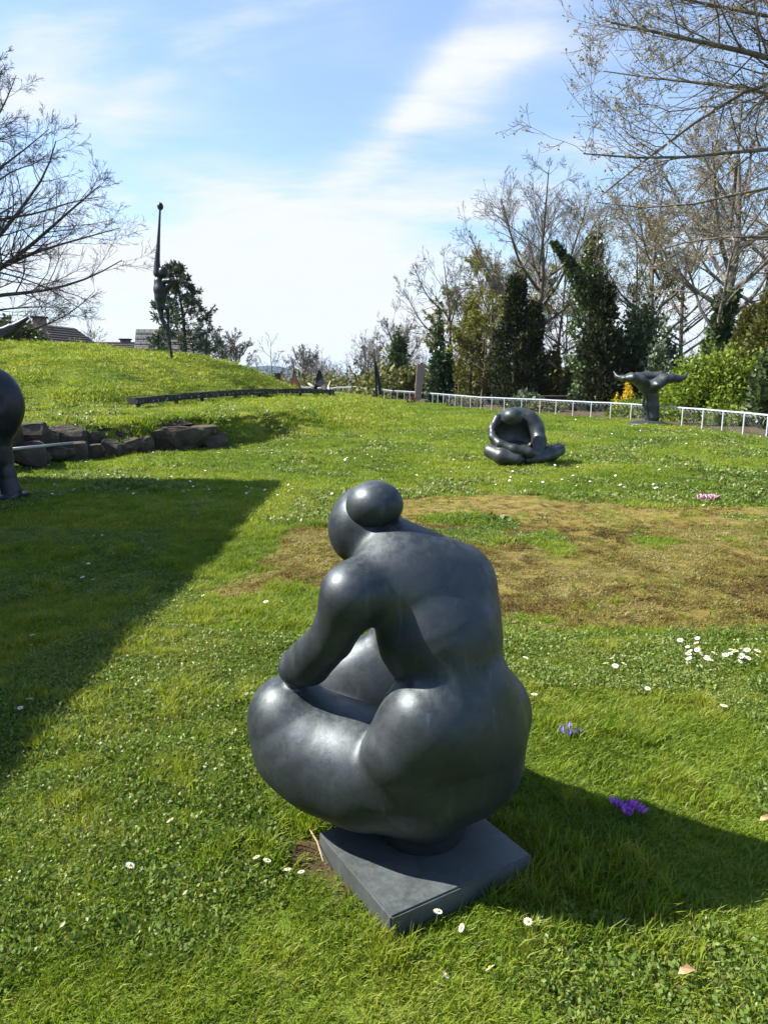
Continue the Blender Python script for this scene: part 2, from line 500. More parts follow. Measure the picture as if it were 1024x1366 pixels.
    h = mesh_obj('hill', np.stack([hx, hy, hz], -1), F, hm, None, True); h['kind'] = 'structure'
build_ground()
# ================================================================ crouching bronze woman
def PX(px, py, Y, r=None):
    p = at_y(px, py, Y)
    return (p, r / px_per_m(p[1], p[2])) if r is not None else p
def cone_px(P, a, b):
    pa, ra = PX(*a); pb, rb = PX(*b)
    return d_cone(P, pa, pb, ra, rb)
def chain_px(P, *nodes, k=.04):
    d = None
    for a, b in zip(nodes[:-1], nodes[1:]):
        e = cone_px(P, a, b); d = e if d is None else smin(d, e, k)
    return d
# body axes: she faces away and to the left, aligned with the base plate
BA = np.array((.86, .51, 0.)); BB = np.array((.51, -.86, 0.))
def hero_sdf(P):
    torso = chain_px(P, (615, 925, 2.055, 54), (585, 846, 2.12, 80), (560, 790, 2.14, 70), k=.03)
    yoke = chain_px(P, (471, 792, 2.03, 40), (530, 752, 2.15, 46), (610, 772, 2.21, 46), k=.05)
    torso = smin(torso, yoke, .09)
    torso = smin(torso, cone_px(P, (606, 785, 2.19, 50), (612, 850, 2.16, 53)), .05)
    neck = cone_px(P, (535, 748, 2.17, 44), (497, 702, 2.24, 33))
    torso = smin(torso, neck, .05)
    arm = chain_px(P, (470, 793, 2.02, 40), (442, 852, 2.09, 30), (412, 883, 2.20, 31), (398, 890, 2.22, 27), k=.01)
    torso = smin(torso, arm, .04)
    c, r = PX(612, 972, 2.13, 90)
    pelvis = d_ell(P, c, (r, r * 1.0, r))
    pelvis = smin(pelvis, cone_px(P, (640, 950, 2.26, 68), (630, 1000, 2.22, 66)), .03)
    hip = chain_px(P, (628, 905, 2.06, 46), (572, 962, 1.98, 58), (537, 1003, 1.97, 54), k=.06)
    hipb = smin(pelvis, hip, .14)
    leg = chain_px(P, (387, 955, 2.27, 56), (405, 988, 2.25, 64), (440, 1006, 2.21, 72), (490, 1024, 2.14, 74), (560, 1034, 2.10, 74), (600, 1010, 2.13, 80), k=.06)
    k = np.clip((.52 - P[:, 2]) / .2, 0, 1) * .12 + .008
    low = smin(hipb, leg, k)
    body = smin(torso, low, .02 + .06 * np.clip((P[:, 0] - .06) / .1, 0, 1) * np.clip((.30 - P[:, 0]) / .08, .15, 1))
    # far leg with the other knee, and the other arm reaching to it
    far = chain_px(P, (622, 965, 2.32, 72), (535, 950, 2.60, 60), (560, 1000, 2.40, 66), k=.05)
    body = smin(body, far, .02)
    c, r = PX(522, 962, 2.50, 116)
    body = smin(body, d_ell(P, c, (r * .98, r * .5, r * 1.09)), .03)
    farm = chain_px(P, (608, 780, 2.24, 40), (565, 815, 2.42, 30), (520, 850, 2.5, 27), k=.03)
    body = smin(body, farm, .03)
    foot = d_cone(P, (.13, 2.17, .30), (.13, 2.19, .02), .2, .125)
    body = smin(body, foot, .03)
    head_c, hr = PX(483, 700, 2.265, 45)
    ex = np.array((.96, .1, -.26)); ex /= np.linalg.norm(ex)
    ez = np.array((.26, 0, .96)); ez -= ex * (ez @ ex); ez /= np.linalg.norm(ez)
    ey = np.cross(ez, ex)
    head = d_ell(P, head_c, (hr, hr * 1.15, hr * 1.19), np.stack([ex, ey, ez], 1))
    body = smin(body, head, .035)
    return smax(body, -(P[:, 2] - .06), 0)
def bun_sdf(P):
    c, r = PX(504, 673, 2.178, 34)
    d = d_ell(P, c, (r, r * .98, r * .9))
    c2, r2 = PX(491, 676, 2.195, 29)
    return smin(d, d_ell(P, c2, (r2, r2, r2 * 1.02)), .04)
def build_hero():
    hero = empty('bronze_statue', (.13, 2.11, 0))
    tag(hero, 'crouching bronze woman with hair bun, seen from behind, on a square plate', 'sculpture')
    M['hero'] = bronze_mat('dark_bronze', (.064, .074, .085), (.030, .037, .043), rough=.49, met=.66)
    V, F = sdf_mesh(hero_sdf, (-.5, 1.65, .04), (.62, 2.95, 1.32), HERO_STEP)
    off = np.array((.13, 2.11, 0))
    fig = mesh_obj('figure', V - off, F, M['hero'], hero, True)
    V, F = sdf_mesh(bun_sdf, (-.15, 2.0, 1.05), (.12, 2.35, 1.36), HERO_STEP)
    mesh_obj('hair_bun', V - off, F, M['hero'], fig, True)
    # base plate with bevelled edge
    Lc = np.array((-.222, 2.169)); Fc = np.array((.02, 1.78)); Rc = np.array((.48, 2.05)); Bc = Lc + Rc - Fc
    import bmesh
    bm = bmesh.new()
    lo = [bm.verts.new((c[0]-.13, c[1]-2.11, -.06)) for c in (Lc, Fc, Rc, Bc)]
    hi = [bm.verts.new((c[0]-.13, c[1]-2.11, .075)) for c in (Lc, Fc, Rc, Bc)]
    bm.faces.new(hi); bm.faces.new(lo[::-1])
    for i in range(4): bm.faces.new((lo[i], lo[(i+1)%4], hi[(i+1)%4], hi[i]))
    bmesh.ops.bevel(bm, geom=[e for e in bm.edges], offset=.006, segments=2, affect='EDGES')
    me = bpy.data.meshes.new('base_plate'); bm.to_mesh(me); bm.free()
    M['plate'] = bronze_mat('plate_bronze', (.105, .118, .125), (.06, .068, .072), streak=.2, rough=.52, obj_scale=1.6, met=.35)
    me.materials.append(M['plate'])
    o = bpy.data.objects.new('base_plate', me); C.objects.link(o); o.parent = hero
HERO_STEP = .0085
build_hero()
# ================================================================ vegetation kit
def bark_mat(name, c1, c2):
    m, nt, b = new_mat(name, .9, 0, .2)
    tc = nd(nt, 'ShaderNodeTexCoord')
    n = noise_fac(nt, tc.outputs['Object'], 6, 6, .65)
    nt.links.new(ramp(nt, n, [(.35, c1), (.65, c2)]), b.inputs['Base Color'])
    bump(nt, b, n, .5, .03)
    return m
def leaf_mat(name, cols, rough=.5, trans=.35, spec=.35):
    m = bpy.data.materials.new(name); m.use_nodes = True; nt = m.node_tree; nt.nodes.clear()
    out = nd(nt, 'ShaderNodeOutputMaterial')
    geo = nd(nt, 'ShaderNodeNewGeometry')
    tc = nd(nt, 'ShaderNodeTexCoord')
    n = noise_fac(nt, tc.outputs['Object'], 1.3, 3, .6)
    f = mathn(nt, 'ADD', mathn(nt, 'MULTIPLY', geo.outputs['Random Per Island'], .65), mathn(nt, 'MULTIPLY', n, .45))
    k = len(cols)
    c = ramp(nt, f, [(.12 + .8 * i / max(1, k - 1), cols[i]) for i in range(k)])
    p = nd(nt, 'ShaderNodeBsdfPrincipled')
    p.inputs['Roughness'].default_value = rough; p.inputs['Specular IOR Level'].default_value = spec
    nt.links.new(c, p.inputs['Base Color'])
    t = nd(nt, 'ShaderNodeBsdfTranslucent')
    tcol = mixc(nt, 1.0, c, (1.0, 1.0, .55), 'MULTIPLY')
    nt.links.new(tcol, t.inputs['Color'])
    mx = nd(nt, 'ShaderNodeMixShader'); mx.inputs[0].default_value = trans
    nt.links.new(p.outputs[0], mx.inputs[1]); nt.links.new(t.outputs[0], mx.inputs[2])
    nt.links.new(mx.outputs[0], out.inputs[0])
    return m
def tubes(PL, RD, sides):
    """PL (N,k,3) polylines, RD (N,k) radii -> quads"""
    N, k, _ = PL.shape
    T = np.empty_like(PL)
    T[:, 1:-1] = PL[:, 2:] - PL[:, :-2]; T[:, 0] = PL[:, 1] - PL[:, 0]; T[:, -1] = PL[:, -1] - PL[:, -2]
    T /= np.maximum(np.linalg.norm(T, axis=2, keepdims=True), 1e-9)
    mean = PL[:, -1] - PL[:, 0]
    ref = np.where((np.abs(mean[:, 2]) > .8 * np.linalg.norm(mean, axis=1))[:, None], np.array((1., 0, 0)), np.array((0, 0, 1.)))
    A = np.cross(T, ref[:, None, :]); A /= np.maximum(np.linalg.norm(A, axis=2, keepdims=True), 1e-9)
    B = np.cross(A, T)
    th = 2 * np.pi * np.arange(sides) / sides
    V = PL[:, :, None, :] + RD[:, :, None, None] * (A[:, :, None, :] * np.cos(th)[None, None, :, None] + B[:, :, None, :] * np.sin(th)[None, None, :, None])
    idx = np.arange(N * k * sides).reshape(N, k, sides)
    a = idx[:, :-1]; b = idx[:, 1:]
    F = np.stack([a, np.roll(a, -1, 2), np.roll(b, -1, 2), b], -1).reshape(-1, 4)
    return V.reshape(-1, 3), F
def resample(pts, k):
    pts = np.asarray(pts, float)
    s = np.r_[0, np.cumsum(np.linalg.norm(np.diff(pts, axis=0), axis=1))]
    u = np.linspace(0, s[-1], k)
    out = np.stack([np.interp(u, s, pts[:, i]) for i in range(3)], 1)
    for _ in range(2): out[1:-1] = .25 * out[:-2] + .5 * out[1:-1] + .25 * out[2:]
    return out
def spawn(rng, PL, RD, n, ratio, ang, k, wander, up, tmin=.25, tmax=1.0, rr=.6, lmin=0.0, taper=.25, minlen=.05):
    """children of polylines"""
    N, kp, _ = PL.shape
    L = np.linalg.norm(np.diff(PL, axis=1), axis=2).sum(1)
    par = np.repeat(np.arange(N), n); M_ = len(par)
    t = tmin + (tmax - tmin) * rng.random(M_) ** .9
    x = t * (kp - 1); i0 = np.minimum(x.astype(int), kp - 2); fr = (x - i0)[:, None]
    p = PL[par, i0] * (1 - fr) + PL[par, i0 + 1] * fr
    r = RD[par, i0] * (1 - fr[:, 0]) + RD[par, i0 + 1] * fr[:, 0]
    d = PL[par, i0 + 1] - PL[par, i0]; d /= np.maximum(np.linalg.norm(d, axis=1, keepdims=True), 1e-9)
    q = rng.normal(size=(M_, 3)); q -= (q * d).sum(1, keepdims=True) * d; q /= np.linalg.norm(q, axis=1, keepdims=True)
    a = np.radians(ang) * (.6 + .8 * rng.random(M_))[:, None]
    d = d * np.cos(a) + q * np.sin(a)
    ln = np.maximum(L[par] * ratio * (1.15 - .65 * t) * (.6 + .8 * rng.random(M_)), minlen)
    out = np.empty((M_, k, 3)); out[:, 0] = p
    st = (ln / (k - 1))[:, None]
    for j in range(1, k):
        d = d + rng.normal(size=(M_, 3)) * wander; d[:, 2] += up
        d /= np.linalg.norm(d, axis=1, keepdims=True)
        out[:, j] = out[:, j-1] + d * st
    R0 = r * rr
    R = R0[:, None] * np.linspace(1, taper, k)[None, :]
    return out, R
def leaves_at(rng, P, size, aspect=1.6, jitter=.4, N=None):
    """one folded leaf (two triangles sharing an edge as a quad) at each point"""
    n = len(P)
    d = rng.normal(size=(n, 3)) if N is None else N + rng.normal(size=(n, 3)) * jitter
    d /= np.maximum(np.linalg.norm(d, axis=1, keepdims=True), 1e-9)
    q = rng.normal(size=(n, 3)); q -= (q * d).sum(1, keepdims=True) * d; q /= np.maximum(np.linalg.norm(q, axis=1, keepdims=True), 1e-9)
    w = np.cross(d, q)
    s = (size * (.55 + .9 * rng.random(n)))[:, None]
    V = np.stack([P, P + d * s * .5 * aspect + q * s * .5 + w * s * .12, P + d * s * aspect, P + d * s * .5 * aspect - q * s * .5 + w * s * .12], 1)
    F = np.arange(n * 4).reshape(n, 4)
    return V.reshape(-1, 3), F
def join(parts):
    V = []; F = []; o = 0
    for v, f_ in parts:
        V.append(v); F.append(f_ + o); o += len(v)
    return np.concatenate(V), np.concatenate(F)
def skeleton(rng, limbs, levels, sides=(6, 5, 4, 3, 3), r_min=.0035):
    """limbs: list of (points (m,3), r0, r1); returns tube parts, tip points/directions"""
    PL = np.stack([resample(p, 10) for p, a, b in limbs]); RD = np.stack([np.linspace(a, b, 10) for p, a, b in limbs])
    parts = [tubes(PL, RD, sides[0])]; cur = (PL, RD); allp = [cur]
    for i, lv in enumerate(levels):
        cur = spawn(rng, *cur, **lv)
        cur = (cur[0], np.maximum(cur[1], r_min))
        parts.append(tubes(*cur, sides[min(i + 1, len(sides) - 1)])); allp.append(cur)
    PL = cur[0]
    d = PL[:, -1] - PL[:, -2]; d /= np.maximum(np.linalg.norm(d, axis=1, keepdims=True), 1e-9)
    return parts, PL[:, -1], d, allp
def cloud(rng, n, clumps, spread):
    """points gathered round clump centres"""
    c = clumps[rng.integers(0, len(clumps), n)]
    return c + rng.normal(size=(n, 3)) * spread
M['bark_dark'] = bark_mat('bark_dark', (.028, .023, .022), (.075, .064, .06))
M['bark_grey'] = bark_mat('bark_grey', (.075, .066, .056), (.18, .16, .13))
M['bark_warm'] = bark_mat('bark_warm', (.05, .038, .026), (.12, .095, .06))
M['ivy'] = leaf_mat('ivy_leaf', [(.028, .05, .017), (.055, .09, .028), (.09, .13, .045), (.15, .18, .095)], .4, .2)
M['ivy_light'] = leaf_mat('ivy_leaf_light', [(.03, .045, .014), (.06, .085, .02), (.10, .125, .03)], .45, .25)
M['cypress'] = leaf_mat('cypress_spray', [(.011, .015, .008), (.022, .029, .014), (.038, .046, .021), (.06, .064, .03)], .8, .12, .15)
M['olive'] = leaf_mat('olive_spray', [(.05, .055, .014), (.11, .115, .028), (.18, .17, .05)], .6, .25)
M['bright'] = leaf_mat('spring_leaf', [(.06, .095, .01), (.12, .18, .016), (.19, .26, .025), (.25, .29, .045)], .5, .4)
M['bud'] = leaf_mat('opening_bud', [(.20, .11, .085), (.24, .17, .09), (.26, .22, .10), (.30, .25, .16)], .55, .35)
M['bud_green'] = leaf_mat('young_leaf', [(.12, .13, .03), (.19, .20, .045), (.27, .25, .07)], .55, .4)
M['yellow'] = leaf_mat('yellow_blossom', [(.45, .27, .01), (.6, .42, .015), (.7, .5, .03)], .5, .3)
M['pine'] = leaf_mat('pine_needle', [(.03, .048, .03), (.055, .08, .048), (.09, .115, .075)], .5, .2)
M['holly'] = leaf_mat('glossy_leaf', [(.012, .028, .012), (.025, .05, .02), (.05, .085, .045)], .28, .1, .5)
M['pale_leaf'] = leaf_mat('pale_leaf', [(.03, .05, .02), (.08, .11, .06), (.22, .26, .2)], .35, .2)

def bare_tree(name, label, base, limbs, levels, seed, bark='bark_dark', bud=None, bud_n=0, bud_size=.07, cat='tree', group=None, r_min=.004, sides=(7, 5, 4, 3, 3)):
    rng = np.random.default_rng(seed)
    base = np.asarray(base, float)
    t = empty(name, base); tag(t, label, cat, group)
    parts, tips, td, allp = skeleton(rng, limbs, levels, sides, r_min)
    ntr = 1 if len(limbs) == 1 else len(limbs)
    v, f_ = parts[0]; mesh_obj('trunk', v - base, f_, M[bark], t, True)
    v, f_ = join(parts[1:]); mesh_obj('crown', v - base, f_, M[bark], t, True)
    if bud:
        rep = max(1, bud_n)
        P = np.repeat(tips, rep, 0) + rng.normal(size=(len(tips) * rep, 3)) * bud_size * .5 * (rep > 1)
        PL = allp[-1][0]; mid = PL[:, PL.shape[1] // 2]
        D = np.repeat(td, rep, 0)
        if bud != 'bud': P = np.concatenate([P, mid]); D = np.concatenate([D, td])
        v, f_ = leaves_at(rng, P, bud_size, 1.5, .6, D)
        mesh_obj('buds', v - base, f_, M[bud], t)
    return t, allp
def upright(rng, base, h, r, lean=(0, 0), fork=5, fork_at=.35, spread=.35):
    """a trunk with forking main limbs"""
    b = np.asarray(base, float)
    top = b + np.array((lean[0] * h, lean[1] * h, h))
    tr = [b, b + (top - b) * .3 + rng.normal(size=3) * .02 * h, b + (top - b) * .65 + rng.normal(size=3) * .03 * h, top]
    limbs = [(np.array(tr), r, r * .18)]
    for i in range(fork):
        f0 = fork_at + (.8 - fork_at) * i / max(1, fork)
        p = b + (top - b) * f0
        a = i * 2.4 + rng.random() * .8
        ln = h * spread * (1.15 - .5 * f0)
        d = np.array((math.cos(a), math.sin(a), 0)); e = p + d * ln + np.array((0, 0, ln * 1.15))
        m_ = p + d * ln * .55 + np.array((0, 0, ln * .35))
        limbs.append((np.array([p, m_, e]), r * (.55 - .3 * f0), r * .1))
    return limbs
def ivy_sleeve(rng, path, rad, n, size):
    """leaf cover hugging a trunk path"""
    k = 24; pl = resample(path, k); rd = np.interp(np.linspace(0, 1, k), np.linspace(0, 1, len(rad)), rad)
    i = rng.random(n) * (k - 1); i0 = np.minimum(i.astype(int), k - 2); fr = (i - i0)[:, None]
    p = pl[i0] * (1 - fr) + pl[i0 + 1] * fr; r = (rd[i0] * (1 - fr[:, 0]) + rd[i0 + 1] * fr[:, 0])
    a = rng.random(n) * 2 * np.pi
    lump = .5 + .95 * vnoise(i * .9 + 7, a * 1.2, 1.0, 3)
    o = np.stack([np.cos(a), np.sin(a), .15 * np.ones(n)], 1)
    P = p + o * (r * lump * (.75 + .3 * rng.random(n)))[:, None]
    return leaves_at(rng, P, size, 1.2, .9, o)
def conifer(rng, base, h, w, n, size, lumps=90, top=.02, lean=(0, 0)):
    """dense columnar conifer with ragged outline"""
    b = np.asarray(base, float)
    u = rng.random(lumps) ** .85; a = rng.random(lumps) * 2 * np.pi
    prof = np.minimum(1, (1 - u) * 1.45 + top) * (.8 + .2 * np.sin(u * 3.14))
    rr = w * .5 * prof * (.72 + .32 * rng.random(lumps))
    cl = np.stack([np.cos(a) * rr + lean[0] * u * h, np.sin(a) * rr + lean[1] * u * h, u * h], 1) + b
    n1 = int(n * .8)
    P = cloud(rng, n1, cl, np.array((w * .075, w * .075, h * .035)))
    N = P - (b + np.array((0, 0, 0))); N[:, 2] = 0; N /= np.maximum(np.linalg.norm(N, axis=1, keepdims=True), 1e-6); N[:, 2] += .9
    n2 = n - n1
    u = rng.random(n2); a = rng.random(n2) * 2 * np.pi; rr = w * .40 * np.minimum(1, (1 - u) * 1.45 + top) * rng.random(n2) ** .4
    Q = np.stack([np.cos(a) * rr + lean[0] * u * h, np.sin(a) * rr + lean[1] * u * h, u * h], 1) + b
    NQ = np.stack([np.cos(a), np.sin(a), np.ones(n2)], 1)
    return leaves_at(rng, np.concatenate([P, Q]), size, 1.9, .5, np.concatenate([N, NQ]))
def blob_bush(rng, base, rx, ry, h, n, size, lumps=60, spread=.13):
    b = np.asarray(base, float)
    d = rng.normal(size=(lumps, 3)); d /= np.linalg.norm(d, axis=1, keepdims=True); d[:, 2] = np.abs(d[:, 2]) * 1.0
    s = (.55 + .45 * rng.random(lumps) ** .5)[:, None] * (.8 + .4 * rng.random(lumps))[:, None]
    cl = b + d * s * np.array((rx, ry, h)) * .92
    cl[:, 2] = np.maximum(cl[:, 2], b[2] + .05 * h)
    P = cloud(rng, n, cl, np.array((rx, ry, h * .8)) * spread)
    P[:, 2] = np.maximum(P[:, 2], b[2] - .02)
    N = P - (b + np.array((0, 0, h * .3))); N /= np.maximum(np.linalg.norm(N, axis=1, keepdims=True), 1e-6)
    return leaves_at(rng, P, size, 1.5, .8, N), cl
def bush(name, label, base, rx, ry, h, n, size, mat, seed, cat='bush', group=None, lumps=60, spread=.13, stems=14):
    rng = np.random.default_rng(seed); base = np.asarray(base, float)
    t = empty(name, base); tag(t, label, cat, group)
    (v, f_), cl = blob_bush(rng, base, rx, ry, h, n, size, lumps, spread)
    mesh_obj('foliage', v - base, f_, M[mat], t)
    lim = [(np.array([base + rng.normal(size=3) * (.1, .1, 0), (base + c) / 2 + rng.normal(size=3) * .08, c]), .03, .008) for c in cl[:stems]]
    PL = np.stack([resample(p, 6) for p, a, b in lim]); RD = np.stack([np.linspace(a, b, 6) for p, a, b in lim])
    v, f_ = tubes(PL, RD, 4); mesh_obj('stems', v - base, f_, M['bark_warm'], t, True)
    return t, cl
# ================================================================ trees and shrubs in place
def gpt(px, Y):
    """ground point under a photo column at forward distance Y"""
    x = 0.0
    for _ in range(3):
        z = zt(x, Y); x = (px - 512) / FOC * (Y * _cp - (z - EYE) * _sp)
    return np.array((x, Y, zt(x, Y)))
def limb_px(pts, Y0, Y1, r0, r1):
    n = len(pts)
    return (np.array([at_y(p[0], p[1], Y0 + (Y1 - Y0) * i / (n - 1)) for i, p in enumerate(pts)]), r0, r1)
LV_FINE = [dict(n=7, ratio=.42, ang=42, k=7, wander=.13, up=.05, rr=.5), dict(n=6, ratio=.42, ang=40, k=5, wander=.16, up=.04, rr=.6), dict(n=5, ratio=.45, ang=38, k=4, wander=.18, up=.03, rr=.65, tmin=.15)]

def left_tree():
    Y = 33.0
    foot = gpt(-75, Y)
    J = [(-75, 470), (-72, 400), (-66, 330), (-55, 230), (-40, 110)]
    limbs = [limb_px(J, Y, Y + .5, .34, .07)]
    defs = [([(-70, 400), (-20, 372), (0, 358), (37, 334), (71, 300), (101, 275), (134, 247)], 1.5, .15),
            ([(-68, 372), (-25, 345), (0, 315), (18, 294), (40, 260), (61, 241), (71, 214), (75, 188)], -1.5, .13),
            ([(-70, 395), (0, 358), (46, 335), (92, 323), (135, 311), (160, 304)], 2.5, .11),
            ([(-72, 420), (-30, 396), (0, 392), (46, 392), (92, 381), (132, 368), (163, 347)], -.5, .12),
            ([(-72, 440), (-20, 416), (0, 412), (28, 411), (62, 407), (95, 412)], -2.5, .07),
            ([(-73, 450), (-10, 452), (30, 444), (52, 438), (89, 423), (114, 406), (127, 388)], .8, .07),
            ([(-62, 300), (-20, 240), (0, 223), (28, 205), (49, 186), (66, 172)], 1.0, .09),
            ([(-55, 230), (-15, 175), (0, 152), (12, 128), (22, 100)], -1.2, .08),
            ([(-66, 330), (-15, 292), (0, 289), (46, 289), (80, 275), (108, 262), (140, 262)], -2.0, .08),
            ([(-60, 280), (-10, 250), (20, 220), (45, 225), (70, 200)], 2.6, .06),
            ([(-48, 170), (-25, 120), (-5, 90), (5, 70)], .5, .06)]
    for pts, dy, r in defs: limbs.append(limb_px(pts, Y, Y + dy, r, r * .16))
    lv = [dict(n=18, ratio=.32, ang=40, k=7, wander=.13, up=.035, rr=.40, tmin=.2), dict(n=9, ratio=.42, ang=38, k=5, wander=.15, up=.03, rr=.6), dict(n=4, ratio=.48, ang=36, k=4, wander=.18, up=.02, rr=.65, tmin=.15)]
    bare_tree('bare_tree', 'wide spreading leafless tree with dark low boughs behind the grassy mound', foot, limbs, lv, 11, 'bark_dark', r_min=.0055)
left_tree()

def right_tree():
    Y = 13.5
    foot = np.array((12.2, 15.5, zt(12.2, 15.5)))
    tr = np.array([foot, foot + (-.2, -.1, 3), foot + (-.3, -.3, 7), foot + (-.6, -.5, 12)])
    limbs = [(tr, .36, .12)]
    def off(z): return np.array((11.95, 15.3, z))
    defs = [([(1060, 86), (1024, 76), (970, 61), (904, 49), (855, 42), (815, 30)], 6.5, -1.5, .07),
            ([(1060, 75), (1024, 92), (970, 131), (904, 176), (848, 222), (800, 262)], 5.6, .3, .06),
            ([(1060, 185), (1024, 193), (945, 213), (875, 217), (820, 212), (778, 205)], 5.2, -.8, .055),
            ([(1060, 230), (1024, 240), (970, 268), (905, 285), (840, 288), (795, 270)], 4.8, 1.2, .045),
            ([(1060, 318), (1024, 315), (953, 311), (904, 315), (859, 340)], 4.0, 2.2, .05),
            ([(1060, 30), (1024, 20), (960, 5), (890, 2), (830, -20)], 7.4, .8, .055),
            ([(1070, -60), (1010, -70), (940, -60), (870, -40), (815, -8)], 8.6, -.4, .06),
            ([(1060, 130), (1000, 118), (930, 105), (860, 110), (805, 95)], 6.0, 2.0, .05),
            ([(1070, -30), (1010, -20), (950, 20), (900, 60)], 7.6, 1.6, .045)]
    for pts, z, dy, r in defs:
        p, a, b = limb_px(pts, Y + .4, Y + dy, r, r * .2)
        limbs.append((np.concatenate([[off(z)], p]), r * 1.5, r * .2))
    lv = [dict(n=22, ratio=.25, ang=42, k=7, wander=.14, up=.05, rr=.42, tmin=.25), dict(n=8, ratio=.45, ang=40, k=5, wander=.17, up=.06, rr=.6, tmin=.15), dict(n=5, ratio=.42, ang=40, k=4, wander=.2, up=.08, rr=.7, tmin=.12, minlen=.10)]
    bare_tree('budding_tree', 'tree with opening brown buds whose boughs hang over the lawn', foot, limbs, lv, 23, 'bark_grey', 'bud', 1, .032, r_min=.0032)
right_tree()

def wood():
    rng = np.random.default_rng(5)
    LV = [dict(n=10, ratio=.40, ang=38, k=6, wander=.12, up=.06, rr=.45, tmin=.2), dict(n=8, ratio=.42, ang=38, k=4, wander=.15, up=.05, rr=.6), dict(n=6, ratio=.45, ang=36, k=3, wander=.17, up=.03, rr=.65, tmin=.15)]
    def bare(name, label, px, Y, top_py, r, seed, bark='bark_grey', lean=(0, 0), fork=6, fork_at=.4, spread=.33, bud=None, bn=0, bs=.08, levels=LV, ivy=None, ivy_mat='ivy', ivy_n=2500, ivy_rad=(.5, .35, .2), rmin=.006):
        r_ = np.random.default_rng(seed)
        foot = gpt(px, Y); top = at_y(px, top_py, Y)[2]; h = (top - foot[2]) * .93
        limbs = upright(r_, foot - (0, 0, .1), h, r, lean, fork, fork_at, spread)
        t, allp = bare_tree(name, label, foot, limbs, levels, seed, bark, bud, bn, bs, r_min=rmin)
        if ivy:
            tr = limbs[0][0]; k = resample(tr, 20)[:max(3, int(20 * ivy))]
            v, f_ = ivy_sleeve(r_, k, ivy_rad, ivy_n, .16)
            mesh_obj('ivy', v - foot, f_, M[ivy_mat], t)
        return t, allp, foot
    # --- from the railing bend leftwards
    bare('tall_bare_tree', 'tall leafless tree with round twiggy crown and ivy on its lower trunk', 716, 40, 262, .26, 41, 'bark_grey', (-.02, 0), 8, .42, .42, levels=[dict(n=14, ratio=.46, ang=44, k=6, wander=.12, up=.06, rr=.45, tmin=.2), dict(n=9, ratio=.42, ang=38, k=4, wander=.15, up=.05, rr=.6), dict(n=6, ratio=.45, ang=36, k=3, wander=.17, up=.03, rr=.65, tmin=.15)], ivy=.5, ivy_mat='ivy_light', ivy_n=2600, ivy_rad=(.75, .42, .3, .25))
    bare('slim_bare_tree', 'slim leafless tree with open crown behind the ivy-wrapped stub', 600, 44, 338, .15, 42, 'bark_grey', (-.06, 0), 6, .38, .36)
    bare('budding_birch', 'slender tree hazed with yellow-green buds behind the olive conifer', 655, 43, 325, .14, 43, 'bark_warm', (.0, 0), 7, .3, .34, 'bud_green', 2, .055)
    bare('budding_sapling', 'young tree with pale green opening leaves beside the twin dark conifers', 640, 37.5, 392, .07, 44, 'bark_warm', (.02, 0), 6, .3, .3, 'bud_green', 1, .08)
    bare('budding_maple', 'budding tree with yellow twig tips behind the dark twin conifers', 690, 46, 345, .14, 45, 'bark_warm', (-.02, 0), 7, .3, .36, 'bud_green', 2, .055)
    bare('ivy_trunk_tree', 'leafless tree with thick ivy up its straight trunk behind the light green bush', 955, 30, 150, .26, 46, 'bark_grey', (.0, .02), 9, .36, .36, 'bud', 0, .06, ivy=.5, ivy_n=3800, ivy_rad=(.62, .48, .4, .3))
    bare('leafless_ash', 'thin leafless tree among ivy-dark evergreens behind the bronze tail', 872, 36, 225, .16, 47, 'bark_grey', (-.03, 0), 7, .35, .34)
    bare('leafless_elm', 'leafless tree standing behind the brown conifers by the railing', 1005, 33, 140, .2, 48, 'bark_grey', (-.02, 0), 8, .35, .36, 'bud', 0, .06)
    bare('small_bare_tree', 'small leafless tree between the twin conifers and the ivy-clad stump tree', 755, 39, 395, .09, 53, 'bark_dark', (-.03, 0), 7, .25, .36)
    bare('hazel_tree', 'many-stemmed tree misted with pale yellow catkins left of the olive conifer', 612, 46, 372, .1, 56, 'bark_warm', (.03, 0), 9, .15, .3, 'bud_green', 2, .05)
    bare('young_maple', 'young tree with yellow-green leaf tips behind the ivy thicket', 830, 38, 300, .12, 57, 'bark_warm', (.02, 0), 9, .25, .34, 'bud_green', 2, .05)
    bare('grey_ash', 'grey leafless tree with fine twigs right of the ivy-clad broken tree', 905, 40, 255, .15, 58, 'bark_grey', (0, 0), 9, .3, .34)
    bare('wispy_tree', 'wispy leafless tree between the tall round crown and the leaning ivy arm', 745, 47, 300, .13, 59, 'bark_grey', (0, 0), 9, .3, .36)
    # --- ivy clad tree with an arm leaning left
    foot = gpt(788, 33)
    t = empty('ivy_clad_tree', foot); tag(t, 'ivy-clad broken tree with one arm leaning over beside a dark conifer', 'tree')
    r_ = np.random.default_rng(60)
    A = np.array([foot, at_y(787, 440, 33), at_y(789, 370, 33), at_y(793, 312, 33)])
    B = np.array([at_y(786, 420, 33), at_y(772, 378, 32.6), at_y(757, 348, 32.4), at_y(737, 323, 32.2)])
    limbs = [(A, .3, .12), (B, .16, .05)]
    parts, tips, td, allp = skeleton(r_, limbs, [dict(n=9, ratio=.3, ang=50, k=6, wander=.2, up=.04, rr=.35, tmin=.4), dict(n=5, ratio=.5, ang=42, k=5, wander=.2, up=.04, rr=.6), dict(n=4, ratio=.45, ang=40, k=4, wander=.2, up=.03, rr=.6)], r_min=.006)
    v, f_ = parts[0]; mesh_obj('trunk', v - foot, f_, M['bark_dark'], t, True)
    v, f_ = join(parts[1:]); mesh_obj('crown', v - foot, f_, M['bark_dark'], t, True)
